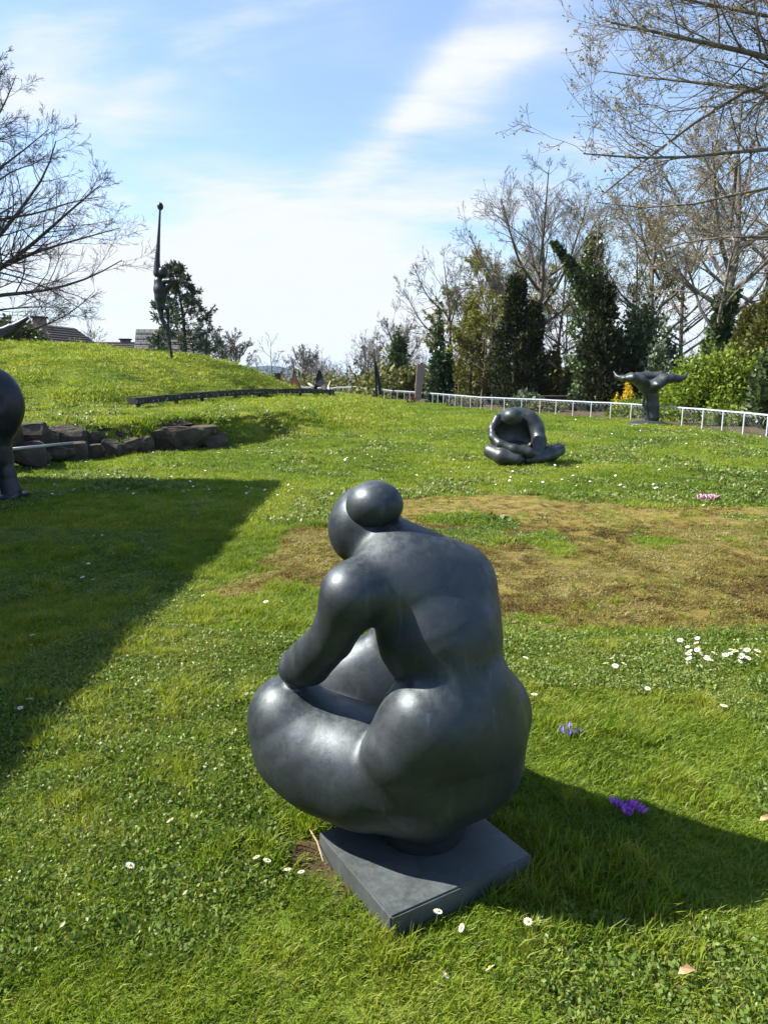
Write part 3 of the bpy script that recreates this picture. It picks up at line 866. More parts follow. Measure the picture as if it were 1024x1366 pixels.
    v, f_ = join([ivy_sleeve(r_, A, (.85, .85, .6, .22), 6200, .115), ivy_sleeve(r_, B, (.5, .38, .26, .10), 1900, .11)])
    mesh_obj('ivy', v - foot, f_, M['ivy'], t)
    # --- conifers
    def cyp(label, px, Y, top_py, wpx, n, seed, mat='cypress', size=.085, name='columnar_conifer'):
        r_ = np.random.default_rng(seed); foot = gpt(px, Y); h = at_y(px, top_py, Y)[2] - foot[2]
        w = wpx / px_per_m(Y, 3)
        t = empty(name, foot); tag(t, label, 'tree')
        v, f_ = conifer(r_, foot, h, w, n, size); mesh_obj('crown', v - foot, f_, M[mat], t)
        MB().tube([(0, 0, -.1), (0, 0, h * .4), (0, 0, h * .92)], [.14, .09, .01], 6).build('trunk', M['bark_warm'], t, True)
        return t
    cyp('tall dark brown-green conifer, bigger of the close pair by the glossy shrub', 684, 36, 378, 58, 17000, 61)
    cyp('narrower blackish conifer, smaller of the close pair by the glossy shrub', 708, 35.4, 404, 34, 9000, 62)
    cyp('broad dark conifer column in front of the ivy-clad tree', 797, 32.2, 388, 62, 17000, 63)
    cyp('olive green pointed conifer behind the railing near the lamp', 626, 40, 404, 40, 8000, 64, 'olive')
    cyp('brownish conifer by the railing beside the light green bush', 1012, 25.5, 402, 66, 12000, 65, 'olive')
    cyp('dull green conifer behind the light green bush', 985, 29, 418, 50, 8000, 66, 'olive')
    # --- ivy columns and evergreens
    def evergreen(name, label, px, Y, top_py, wpx, n, seed, mat, size=.15, cat='tree', lumps=60, spread=.12, trunk=True):
        r_ = np.random.default_rng(seed); foot = gpt(px, Y); h = at_y(px, top_py, Y)[2] - foot[2]
        w = wpx / px_per_m(Y, 3) / 2
        t = empty(name, foot); tag(t, label, cat)
        (v, f_), cl = blob_bush(r_, foot, w, w, h, n, size, lumps, spread); mesh_obj('crown', v - foot, f_, M[mat], t)
        MB().tube([(0, 0, -.1), (.05, 0, h * .5), (0, 0, h * .9)], [.13, .09, .02], 6).build('trunk', M['bark_warm'], t, True)
        return t
    evergreen('ivy_column', 'narrow ivy-wrapped tree stub above the round holly bush', 584, 43, 420, 17, 2200, 71, 'ivy_light')
    evergreen('holly_bush', 'round dark glossy holly beside the pink slab', 589, 41.5, 462, 38, 3600, 72, 'holly', .14, 'bush')
    evergreen('ivy_tree', 'dark ivy-smothered tree by the far bend of the railing', 531, 56, 448, 30, 3200, 73, 'ivy', .2)
    evergreen('ivy_thicket', 'dark ivy-covered evergreen thicket left of the ivy trunk', 846, 33, 400, 66, 9000, 74, 'ivy', .11, 'tree', 90)
    evergreen('variegated_evergreen', 'pale speckled evergreen behind the bronze tail', 878, 31, 440, 44, 4200, 75, 'pale_leaf', .12)
    evergreen('green_thicket', 'mid green leafy thicket between the conifers and the railing', 735, 40, 468, 34, 2600, 76, 'olive', .16, 'bush')
    evergreen('leafy_hedge', 'low olive hedge behind the railing near the lamp', 660, 42, 470, 50, 3400, 77, 'olive', .16, 'bush')
    evergreen('leafy_shrub', 'low loose shrub behind the pink slab', 548, 50, 492, 34, 1800, 78, 'olive', .18, 'bush')
    evergreen('wild_shrub', 'tangled olive shrub behind the dark board box', 772, 36, 478, 44, 2600, 79, 'olive', .16, 'bush')
    evergreen('low_evergreen', 'dark low evergreen at the frame edge under the brown conifer', 1020, 22.5, 470, 46, 3600, 80, 'ivy', .12, 'bush')
    # bare arch above the ivy tree
    bare('arching_bare_tree', 'leafless tree arching over the dark ivy tree', 540, 57, 418, .16, 49, 'bark_grey', (-.16, 0), 6, .4, .3, rmin=.009)
    bare('far_bare_tree', 'small leafless tree left of the dark ivy tree', 491, 64, 455, .12, 50, 'bark_grey', (.04, 0), 6, .35, .33, rmin=.010)
    bare('valley_tree', 'round leafless tree beyond the rusty spire', 406, 85, 466, .2, 51, 'bark_grey', (0, 0), 8, .35, .45, rmin=.014)
    bare('thin_poplar', 'thin leafless poplar between the two dark roofs', 127, 75, 428, .1, 52, 'bark_grey', (0, 0), 5, .2, .12, rmin=.014)
    for px, top, sd, lab in ((296, 438, 54, 'round leafless tree right of the pine, taller of two'), (315, 446, 55, 'round leafless tree right of the pine, shorter of two')):
        bare('leafless_tree', lab, px, 70, top, .17, sd, 'bark_grey', (0, 0), 8, .3, .38, rmin=.012)
    # --- light green bush with yellow blossom beside it
    t, cl = bush('spring_bush', 'big light green leafy bush behind the white railing', gpt(950, 25.5), 1.75, 1.5, 2.55, 13000, .085, 'bright', 81, lumps=130, spread=.12)
    bush('spring_shrub', 'light green lower shrub right beside the bronze tail', gpt(905, 26.8), 1.0, 1.0, 1.5, 4500, .08, 'bright', 82, lumps=60)
    bush('yellow_forsythia', 'yellow blossoming shrub behind the left fluke of the bronze tail', gpt(831, 29.5), .38, .38, 1.25, 900, .065, 'yellow', 83, lumps=22, spread=.16)
    bush('yellow_flowers', 'patch of small yellow blossoms low behind the railing', gpt(912, 26.6), .7, .4, .8, 420, .05, 'yellow', 84, lumps=30, spread=.2)
    bush('glossy_shrub', 'small shrub with shiny pale leaves in front of the twin conifers', gpt(699, 33.5), .72, .6, .8, 1700, .10, 'pale_leaf', 85)
    for i, (px, Y, rx, h, sd, lab) in enumerate(((845, 28, 1.0, .75, 86, 'low scrub under the yellow blossoming shrub'), (985, 23.2, 1.0, .55, 87, 'low scrub at the foot of the light green bush'), (620, 37.5, 1.0, .45, 88, 'low weedy scrub along the railing by the lamp'), (730, 32.0, .9, .4, 89, 'low weeds in front of the dark board box'))):
        bush('low_scrub', lab, gpt(px, Y), rx, .6, h, 1800, .075, ('bright', 'bright', 'olive', 'olive')[i], sd, lumps=40, spread=.18)
    # --- pine behind the mound
    foot = gpt(248, 50); r_ = np.random.default_rng(91)
    t = empty('pine_tree', foot); tag(t, 'open branched pine behind the reaching figure on the mound', 'tree')
    tr = np.array([foot, at_y(247, 440, 50), at_y(241, 400, 50), at_y(232, 346, 50)])
    h = tr[-1][2] - foot[2]
    limbs = [(tr, .2, .03)]
    k = resample(tr, 40)
    for i in range(46):
        u = .22 + .76 * i / 46; p = k[int(u * 39)]
        a = i * 2.4 + r_.random(); ln = (2.55 * (1 - u) ** .75 + .25) * (.7 + .5 * r_.random())
        d = np.array((math.cos(a), math.sin(a), 0))
        limbs.append((np.array([p, p + d * ln * .5 + (0, 0, ln * .10), p + d * ln + (0, 0, ln * .38)]), .045 * (1 - u) + .012, .008))
    parts, tips, td, allp = skeleton(r_, limbs, [dict(n=7, ratio=.32, ang=48, k=4, wander=.12, up=.06, rr=.6, tmin=.35)], r_min=.008)
    v, f_ = parts[0]; mesh_obj('trunk', v - foot, f_, M['bark_dark'], t, True)
    keep = np.arange(len(tips)) >= 7
    v, f_ = parts[1]; b1 = (v, f_)
    P = np.repeat(allp[1][0][keep][:, 2:].reshape(-1, 3), 13, 0); P = P + r_.normal(size=P.shape) * .07
    l1 = leaves_at(r_, P, .085, 3.0, 1.0, np.repeat(np.repeat(td[keep], 2, 0), 13, 0))
    bo = mesh_obj('boughs', b1[0] - foot, b1[1], M['bark_dark'], t, True); bo['kind'] = 'stuff'
    mesh_obj('crown', l1[0] - foot, l1[1], M['pine'], t)
    # dark evergreen scrub by the wing sculpture
    bush('dark_shrub', 'dark evergreen shrub behind the upturned wing sculpture', gpt(20, 34) , 1.6, .9, 1.3, 1800, .13, 'ivy', 92)
    # --- far woodland that reads as one mass
    r_ = np.random.default_rng(99); parts = []
    for i in range(110):
        px = 330 + 420 * r_.random() if i < 80 else 760 + 330 * r_.random()
        Y = 82 + 60 * r_.random()
        x = (px - 512) / FOC * Y; z = float(terrain(np.array([x]), np.array([Y]), False)[0] - 9 * sstep((Y - 75) / 160))
        h = (3.2 + 2.4 * r_.random()) * (1.0 if px < 480 else 1.45)
        limbs = upright(r_, (x, Y, z), h, .09, (0, 0), 5, .2, .34)
        pp, tips, td, ap = skeleton(r_, limbs, [dict(n=6, ratio=.42, ang=40, k=4, wander=.14, up=.05, rr=.6, tmin=.15), dict(n=5, ratio=.45, ang=38, k=3, wander=.16, up=.03, rr=.7, tmin=.15)], (4, 3, 3), .014)
        parts += pp
    v, f_ = join(parts)
    o = mesh_obj('far_woodland', v, f_, M['bark_grey'], None, True); tag(o, 'brown leafless woodland across the valley beyond the railing', 'woodland', kind='stuff')
    parts = []
    for i in range(130):
        px = 345 + 700 * r_.random(); Y = 60 + 45 * r_.random() if px < 500 else 47 + 40 * r_.random()
        x = (px - 512) / FOC * Y; z = float(terrain(np.array([x]), np.array([Y]), False)[0] - 9 * sstep((Y - 75) / 160))
        (v, f_), cl = blob_bush(r_, (x, Y, z), 1.5, 1.3, (.9 if px < 500 else 1.6) + 1.1 * r_.random(), 260, .2, 16, .22)
        parts.append((v, f_))
    v, f_ = join(parts)
    o = mesh_obj('woodland_undergrowth', v, f_, M['olive']); tag(o, 'dull olive undergrowth filling the wood behind the trees', 'undergrowth', kind='stuff')
wood()
# ================================================================ other sculptures
def sdf_thing(name, label, loc, fn, lo, hi, step, mat, part='figure', cat='sculpture'):
    t = empty(name, loc); tag(t, label, cat)
    V, F = sdf_mesh(fn, lo, hi, step)
    o = mesh_obj(part, V - np.asarray(loc, float), F, mat, t, True)
    return t, o
M['bronze2'] = bronze_mat('bronze_weathered', (.07, .078, .08), (.034, .038, .04), rough=.44, met=.6)
M['bronze3'] = bronze_mat('bronze_black', (.03, .032, .038), (.014, .016, .02), rough=.42, met=.4)

def seated():
    ox, oy, s = 640, 530, 8.533
    def q(x, y, Y, r): return (ox + x / s, oy + y / s, Y, r / s)
    def fn(P):
        c, r = PX(ox + 415 / s, oy + 400 / s, 13.05, 318 / s)
        dome = d_ell(P, c, (r, r * .62, r * .90))
        c, r = PX(ox + 395 / s, oy + 440 / s, 12.62, 262 / s)
        dome = smax(dome, -d_ell(P, c, (r, r * .95, r * .95)), .03)
        body = dome
        # gaps at both sides of the torso
        for g in (chain_px(P, q(215, 440, 12.9, 34), q(235, 490, 12.9, 44)), chain_px(P, q(590, 400, 12.9, 14), q(632, 460, 12.9, 12))):
            gg = g + 0; body = smax(body, -gg, .02)
        rarm = chain_px(P, q(560, 250, 12.95, 88), q(650, 380, 12.85, 78), q(678, 500, 12.7, 72), q(665, 610, 12.58, 62), k=.06)
        body = smin(body, rarm, .06)
        larm = chain_px(P, q(200, 240, 12.95, 52), q(138, 350, 12.85, 38), q(143, 450, 12.72, 40), q(225, 528, 12.58, 44), q(380, 588, 12.48, 52), q(560, 628, 12.45, 56), q(640, 650, 12.5, 52), k=.05)
        body = smin(body, larm, .03)
        c, r = PX(ox + 365 / s, oy + 216 / s, 12.5, 120 / s)
        body = smin(body, d_ell(P, c, (r, r * 1.1, r * .82)), .012)
        skirt = d_ell(P, at_y(ox + 440 / s, oy + 600 / s, 13.0), (.36, .26, .16))
        body = smin(body, skirt, .05)
        ll = chain_px(P, q(118, 612, 12.75, 80), q(250, 672, 12.55, 92), q(420, 705, 12.45, 74), k=.06)
        body = smin(body, ll, .015)
        rl = chain_px(P, q(893, 596, 12.8, 76), q(800, 640, 12.68, 88), q(700, 690, 12.5, 62), k=.06)
        body = smin(body, rl, .015)
        ft = chain_px(P, q(540, 722, 12.5, 44), q(650, 705, 12.45, 46), k=.03)
        body = smin(body, ft, .02)
        return smax(body, -(P[:, 2] + .05), 0)
    loc = np.array((2.62, 12.75, 0)); loc[2] = zt(2.62, 12.75)
    sdf_thing('seated_figure', 'seated bronze figure with head bowed inside its ring of arms', loc, fn, (1.6, 12.0, -.1), (3.7, 13.7, 1.3), .0165, M['bronze2'])
seated()

def tail():
    ox, oy, s = 800, 480, 7.877; Y = 23.3
    def q(x, y, dy, r): return (ox + x / s, oy + y / s, Y + dy, r / s)
    def fn(P):
        P = P.copy(); P[:, 1] = Y + (P[:, 1] - Y) * np.where(P[:, 2] > 1.0, 1 - .45 * sstep((P[:, 2] - 1.0) / .3), 1.0)
        stem = chain_px(P, q(545, 600, 0, 76), q(545, 480, 0, 64), q(542, 380, 0, 60), q(530, 300, 0, 68), k=.1)
        lf = chain_px(P, q(490, 290, 0, 72), q(400, 215, -.1, 58), q(310, 186, -.15, 48), q(230, 195, -.1, 28), q(172, 175, 0, 15), q(146, 124, .05, 8), k=.08)
        rf = chain_px(P, q(560, 270, -.2, 74), q(640, 205, -.2, 54), q(720, 192, -.15, 48), q(810, 200, -.1, 36), q(880, 185, 0, 19), q(916, 136, .05, 9), k=.08)
        bk = chain_px(P, q(420, 175, .35, 45), q(520, 180, .45, 50), q(660, 165, .35, 42), k=.1)
        d = smin(stem, lf, .12); d = smin(d, rf, .03); d = smin(d, bk, .15)
        slit = chain_px(P, q(498, 420, -.42, 14), q(510, 480, -.42, 17), q(500, 540, -.42, 14), k=.05)
        d = smax(d, -slit, .05)
        fin = chain_px(P, q(468, 360, -.1, 14), q(452, 480, -.1, 12), q(470, 570, -.15, 14), k=.05)
        return smin(d, fin, .03)
    c = gpt(862, Y)
    t, o = sdf_thing('whale_tail', 'dark bronze whale tail with spread flukes by the white railing', c, fn, (6.9, 22.2, -.2), (10.4, 24.8, 2.2), .028, M['bronze2'], 'flukes')
    def disk(P): return smax(d_ell(P, c + (-.0, 0, .02), (.62, .55, .14)), -(P[:, 2] - c[2] + .1), 0)
    V, F = sdf_mesh(disk, c - (.8, .7, .2), c + (.8, .7, .3), .03)
    mesh_obj('base_plate', V - c, F, M['bronze2'], t, True)
tail()

def reacher():
    ox, oy, s = 160, 260, 6.207; Y = 29.0
    def q(x, y, r, dy=0): return (ox + x / s, oy + y / s, Y + dy, r / s)
    def fn(P):
        arm = chain_px(P, q(334, 110, 8), q(327, 250, 10), q(318, 420, 15), q(309, 560, 23), q(312, 650, 34), k=.02)
        body = chain_px(P, q(326, 720, 42), q(338, 785, 57), q(338, 850, 48), q(337, 930, 32), k=.04)
        body = smin(body, arm, .06)
        c, r = PX(*q(358, 640, 42)); body = smin(body, d_ell(P, c, (r, r * .95, r * 1.1)), .02)
        la = chain_px(P, q(372, 715, 24, -.1), q(415, 708, 16, -.2), q(458, 706, 9, -.2), k=.03)
        lb = chain_px(P, q(455, 712, 9, -.2), q(420, 745, 18, -.15), q(372, 795, 26, 0), k=.03)
        body = smin(smin(body, la, .05), lb, .05)
        l1 = chain_px(P, q(334, 930, 26), q(345, 1010, 19), q(372, 1090, 14), q(397, 1140, 17), q(412, 1220, 13), q(424, 1300, 11), q(430, 1340, 11), k=.05)
        l2 = chain_px(P, q(345, 915, 24), q(392, 945, 17, -.1), q(400, 1020, 11), q(404, 1100, 9), q(400, 1150, 10), k=.05)
        return smin(smin(body, l1, .06), l2, .05)
    c = gpt(228, Y); c[2] -= .02
    t, o = sdf_thing('reaching_figure', 'tall thin bronze figure stretching one arm up on the mound top', c, fn, (-9.6, 28.2, 2.0), (-7.4, 29.6, 9.0), .026, M['bronze3'])
    def ball(P):
        cc, r = PX(*q(335, 95, 25)); return d_ell(P, cc, (r, r, r * 1.25))
    V, F = sdf_mesh(ball, (-9.4, 28.5, 7.6), (-8.3, 29.5, 9.4), .02)
    mesh_obj('ball', V - c, F, M['bronze3'], t, True)
reacher()

def side_figure():
    ox, oy, s = 0, 480, 6.83; Y = 9.05
    def q(x, y, r, dy=0): return (ox + x / s, oy + y / s, Y + dy, r / s)
    def fn(P):
        c, r = PX(*q(-60, 400, 272)); head = d_ell(P, c, (r, r * .75, r * 1.22))
        hol = PX(*q(-20, 380, 120, -.34)); head = smax(head, -d_ell(P, hol[0], (hol[1], hol[1] * .8, hol[1] * 1.3)), .03)
        core = chain_px(P, q(-50, 470, 80, .05), q(-40, 320, 60, -.02), k=.05)
        head = smin(head, core, .04)
        neck = chain_px(P, q(-60, 600, 195), q(-60, 760, 142), q(-60, 880, 155), k=.08)
        d = smin(head, neck, .08)
        for sg in (-1, 1):
            d = smin(d, chain_px(P, q(-60 + sg * 70, 840, 88), q(-60 + sg * 122, 1030, 72), q(-60 + sg * 165, 1190, 88), k=.05), .05)
        d = smin(d, d_box(P, at_y(ox - 60 / s, oy + 1245 / s, Y), (.36, .24, .04), .03), .03)
        return smax(d, -(P[:, 2] + .04), 0)
    c = gpt(-9, Y)
    sdf_thing('hollow_figure', 'dark bronze bulb-headed standing form in the building shade', c, fn, (-5.9, 8.4, -.08), (-4.4, 9.7, 1.85), .02, M['bronze3'])
side_figure()

def wing():
    Y = 27.2
    def fn(P):
        d = chain_px(P, (-70, 452, Y, 13), (-30, 453, Y, 12), (-5, 449, Y, 10), (15, 440, Y, 7), (37, 424, Y, 2), k=.1)
        q_ = P - at_y(-10, 440, Y); return smax(d, np.abs(q_[:, 1]) - .16, .05)
    c = gpt(-25, Y)
    t, o = sdf_thing('upturned_wing', 'dark upturned wing shape lying on the mound top', c, fn, (-17.6, 26.6, 2.3), (-13, 27.8, 4.1), .035, M['bronze3'], 'wing')
    MB().box((-1.0, -.15, -.2), (-.75, .15, .45)).build('foot', M['bronze3'], t); MB().box((.15, -.15, -.2), (.4, .15, .3)).build('foot', M['bronze3'], t)
wing()

# ---------------------------------------------------------------- small far sculptures
M['rust'] = plain('rusted_steel', (.085, .04, .024), .85, .45, 5, .2, .3)
M['black_steel'] = plain('blackened_steel', (.02, .02, .022), .5, .4, 6, .5)
M['driftwood'] = plain('bleached_wood', (.42, .40, .37), .8, .2, 6)
M['pink'] = plain('pink_stone', (.33, .22, .205), .75, .14, 5, 0, .3, .2)
def concave_spire(c, h, w, n=9, d=None):
    vs = []; fs = []; d = d or w
    for i in range(n):
        u = i / (n - 1); k = (1 - u) ** 1.7 * .5 + .012
        for a, b in ((-1, -1), (1, -1), (1, 1), (-1, 1)): vs.append((c[0] + a * w * k, c[1] + b * d * k, c[2] + h * u))
    for i in range(n - 1):
        for j in range(4): fs.append((i*4+j, i*4+(j+1)%4, (i+1)*4+(j+1)%4, (i+1)*4+j))
    fs.append((3, 2, 1, 0)); fs.append(tuple((n-1)*4 + j for j in range(4)))
    return vs, fs
def small_sculptures():
    Y = 46; c = gpt(393, Y); t = empty('rusty_spire', c); tag(t, 'rusty brown spire with hollow curved sides beyond the mound', 'sculpture')
    h = at_y(393, 488, Y)[2] - c[2]
    v, f_ = concave_spire((0, 0, -.05), h + .05, 1.25); mesh_obj('spire', v, f_, M['rust'], t)
    MB().box((.35, -.3, -.05), (.85, .2, .35)).build('side_block', M['rust'], t)
    Y = 52; c = gpt(371, Y); z1 = at_y(371, 499, Y)[2]
    t = empty('rusty_post', c); tag(t, 'short rusty post left of the rusty spire', 'post')
    MB().box((-.18, -.18, -.05), (.18, .18, z1 - c[2])).build('shaft', M['rust'], t); MB().box((-.22, -.22, z1 - c[2] + .002), (.22, .22, z1 - c[2] + .06)).build('cap', M['rust'], t)
    # black shard on legs with bleached wood
    Y = 36.5; c = gpt(428, Y); t = empty('black_shard', c); tag(t, 'black pointed three-legged shard at the end of the long relief beam', 'sculpture')
    h = at_y(425, 494, Y)[2] - c[2]
    m = MB()
    def P_(px, py, dy=0): return tuple(at_y(px, py, Y + dy) - c)
    v = [P_(424, 494), P_(428, 494, .08), P_(433, 512, -.1), P_(441, 531, -.5), P_(437, 532, -.5), P_(428, 516, -.1), P_(423, 517), P_(420, 533, .1), P_(415.5, 533, .1), P_(420, 512)]
    n = len(v); v2 = [(a, b + .14, z) for a, b, z in v]
    m.add(v + v2, [tuple(range(n - 1, -1, -1)), tuple(range(n, 2 * n))] + [(i, (i + 1) % n, n + (i + 1) % n, n + i) for i in range(n)])
    m.build('shard', M['black_steel'], t)
    MB().tube([P_(429, 512, .2), P_(431, 533, .6)], [.05, .04], 6).build('rear_leg', M['black_steel'], t)
    MB().tube([P_(441, 508, -.2), P_(438.5, 515, -.2), P_(439, 522, -.3), P_(447, 527, -.6), P_(456, 529, -.9)], [.03, .06, .07, .06, .03], 7).build('bleached_branch', M['driftwood'], t, True)
    MB().tube([P_(411, 511, .3), P_(416, 515, .3), P_(421, 518, .1)], [.04, .08, .04], 7).build('bleached_branch', M['driftwood'], t, True)
    # twin dark needles
    Y = 47; c = gpt(503.5, Y); t = empty('twin_needle', c); tag(t, 'slim pair of black leaning needles on the far lawn', 'sculpture')
    a = at_y(499, 464, Y) - c; MB().tube([(-.06, 0, -.05), (a[0] * .6 - .02, 0, a[2] * .55), (a[0], 0, a[2])], [.085, .075, .012], 5).build('needle', M['black_steel'], t)
    b = at_y(499.5, 477, Y) - c; MB().tube([(.26, .1, -.05), (.02, .06, b[2] * .6), (b[0], .05, b[2])], [.11, .12, .03], 5).build('needle', M['black_steel'], t)
    # pink slab
    Y = 42.2; c = gpt(556.5, Y); t = empty('pink_slab', c); tag(t, 'leaning pink stone slab by the bend of the railing', 'sculpture')
    q = [at_y(552.5, 534.5, Y) - c, at_y(560.5, 534.5, Y) - c, at_y(567.5, 486, Y) - c, at_y(556, 486, Y) - c]
    m = MB(); v = [(*p[:1], -.12, p[2]) for p in q] + [(*p[:1], .14, p[2]) for p in q]
    m.add(v, [(0, 1, 2, 3), (7, 6, 5, 4)] + [(i, 4 + i, 4 + (i + 1) % 4, (i + 1) % 4) for i in range(4)]); m.build('slab', M['pink'], t)
    MB().box((-.35, -.25, -.06), (.4, .3, .02)).build('footing', M['rust'], t)
    Y = 41.2; c = gpt(549, Y); t = empty('rusty_tangle', c); tag(t, 'small tangle of rusty iron bars beside the pink slab', 'sculpture')
    rng = np.random.default_rng(3)
    for i in range(7):
        p = rng.normal(size=3) * (.09, .09, 0); e = rng.normal(size=3) * (.16, .14, .1) + (0.05, 0, .42)
        MB().tube([(p[0], p[1], -.03), tuple((p + e) / 2 + rng.normal(size=3) * .06), tuple(e)], [.035, .04, .025], 5).build('iron_bar', M['rust'], t)
small_sculptures()

# ---------------------------------------------------------------- long relief beam on short legs
def relief_beam():
    A = gpt(176, 20.2); B = gpt(443, 36.0)
    M['beam'] = plain('tarred_wood', (.022, .022, .022), .6, .5, 3)
    M['beam_light'] = plain('worn_silver_paint', (.24, .25, .25), .5, .4, 9)
    c = A.copy(); t = empty('relief_beam', c); tag(t, 'long low black beam of carved blocks on short legs below the mound', 'sculpture')
    rng = np.random.default_rng(8)
    n = 46
    def at(u, dz=0):
        p = A + (B - A) * u; return np.array((p[0], p[1], A[2] + (B[2] - A[2]) * u + .17 + .13 * math.sin(math.pi * u) + dz)) - c
    for i in range(n):
        u0, u1 = (i + .03) / n, (i + .97) / n
        hgt = .17 + .04 * rng.random(); w = .22 + .05 * rng.random()
        o = MB().bar(at(u0, hgt / 2 + .02 * rng.random()), at(u1, hgt / 2), w, hgt).build('block', M['beam'], t)
        for k in range(rng.integers(2, 5)):
            um = u0 + (u1 - u0) * rng.random() * .8; ul = min(u1, um + .0008 + .003 * rng.random())
            p = at(um, .04 + .07 * rng.random()); q = at(ul, .04 + .07 * rng.random())
            d = np.array((.82, -.57, 0)) * (w / 2 + .008)
            MB().bar(p + d, q + d, .03, .03 + .05 * rng.random()).build('carved_relief', M['beam_light'] if rng.random() < .55 else M['beam'], o)
    for u in (.02, .14, .235, .38, .5, .62, .75, .88, .985):
        p = at(u, -.02); zg = zt(*(p + c)[:2]) - c[2]
        MB().box((p[0] - .05, p[1] - .05, zg - .1), (p[0] + .05, p[1] + .05, p[2] + .03)).build('leg', M['beam'], t)
relief_beam()

# ---------------------------------------------------------------- boulders holding the terrace
def rock_mat():
    m, nt, b = new_mat('field_stone', .9, 0, .2)
    tc = nd(nt, 'ShaderNodeTexCoord'); geo = nd(nt, 'ShaderNodeNewGeometry')
    n = noise_fac(nt, tc.outputs['Object'], 3, 8, .65); n2 = noise_fac(nt, tc.outputs['Object'], 14, 6, .7)
    c = ramp(nt, n, [(.3, (.028, .023, .019)), (.55, (.065, .053, .044)), (.75, (.12, .105, .088))])
    nz = nd(nt, 'ShaderNodeSeparateXYZ'); nt.links.new(geo.outputs['Normal'], nz.inputs[0])
    c = mixc(nt, mathn(nt, 'MULTIPLY', maprange(nt, nz.outputs['Z'], .5, .95), maprange(nt, n, .48, .62, 0, .65)), c, (.07, .075, .025))
    nt.links.new(c, b.inputs['Base Color']); bump(nt, b, mathn(nt, 'ADD', n, mathn(nt, 'MULTIPLY', n2, .4)), .8, .05)
    return m
def boulders():
    import bmesh
    M['rock'] = rock_mat(); rng = np.random.default_rng(17)
    t0 = gpt(150, 14.0); c = np.array((-5.0, 14.0, 0.0)); t = empty('boulder_wall', c)
    tag(t, 'low retaining wall of rough brown boulders under the grass terrace', 'wall')
    # px centre, py top, py bottom, px width, distance
    rocks = [(238, 566, 606, 92, 15.0), (284, 576, 603, 34, 15.4), (224, 561, 572, 60, 15.5), (173, 583, 610, 36, 14.45), (145, 584, 613, 36, 14.1), (112, 568, 596, 46, 14.2), (118, 590, 615, 44, 13.65), (94, 590, 618, 34, 13.4),
             (80, 564, 600, 48, 13.7), (54, 570, 612, 44, 13.2), (70, 594, 620, 46, 13.05), (30, 558, 600, 52, 12.8), (24, 590, 626, 52, 12.3), (-14, 556, 604, 60, 12.1), (-22, 596, 630, 56, 11.6), (190, 580, 606, 22, 14.65), (264, 566, 580, 44, 15.5),
             (156, 572, 590, 30, 14.7), (44, 602, 624, 36, 12.6), (132, 566, 584, 34, 14.6)]
    for px, y0, y1, w, Y in rocks:
        top = at_y(px, y0, Y); bot = at_y(px, y1, Y); s = px_per_m(Y, .3)
        sx, sz = w / s / 2 * 1.08, (top[2] - bot[2]) / 2 * 1.1; sy = max(.32, min(sx, .5))
        bm = bmesh.new(); bmesh.ops.create_icosphere(bm, subdivisions=3, radius=1)
        pl = rng.normal(size=(13, 3)); pl[0] = (0, -1, .1); pl[1] = (0, .1, 1); pl /= np.linalg.norm(pl, axis=1, keepdims=True); off = .52 + .3 * rng.random(13)
        for v in bm.verts:
            p = np.array(v.co); p = np.sign(p) * np.abs(p) ** .5
            for k in range(13):
                e = p @ pl[k] - off[k] * 1.15
                if e > 0: p = p - pl[k] * e
            p = p + (rng.random(3) - .5) * .07
            v.co = p * (sx, sy, sz)
        me = bpy.data.meshes.new('boulder'); bm.to_mesh(me); bm.free(); me.materials.append(M['rock'])
        o = bpy.data.objects.new('boulder', me); C.objects.link(o); o.parent = t
        mid = (top + bot) / 2; o.location = tuple(mid + (0, sy * .55, 0) - c); o.rotation_euler = (0, 0, rng.normal() * .15 + .5)
    # steel handrail in front of the rocks
    p = at_y(8, 600, 11.55); q = at_y(97, 591, 12.75)
    base = np.array((p[0], p[1], 0)); h = empty('steel_handrail', base); tag(h, 'plain grey steel handrail in front of the boulders', 'handrail')
    M['steel'] = plain('galvanised_steel', (.30, .31, .32), .45, .15, 5, .6)
    MB().tube([tuple(p - base), tuple(q - base)], .025, 8).build('rail', M['steel'], h, True)
    for u in (.04,):
        r_ = p + (q - p) * u - base
        MB().tube([(r_[0], r_[1], -.1), tuple(r_ - (0, 0, .02))], .018, 6).build('post', M['steel'], h, True)
boulders()

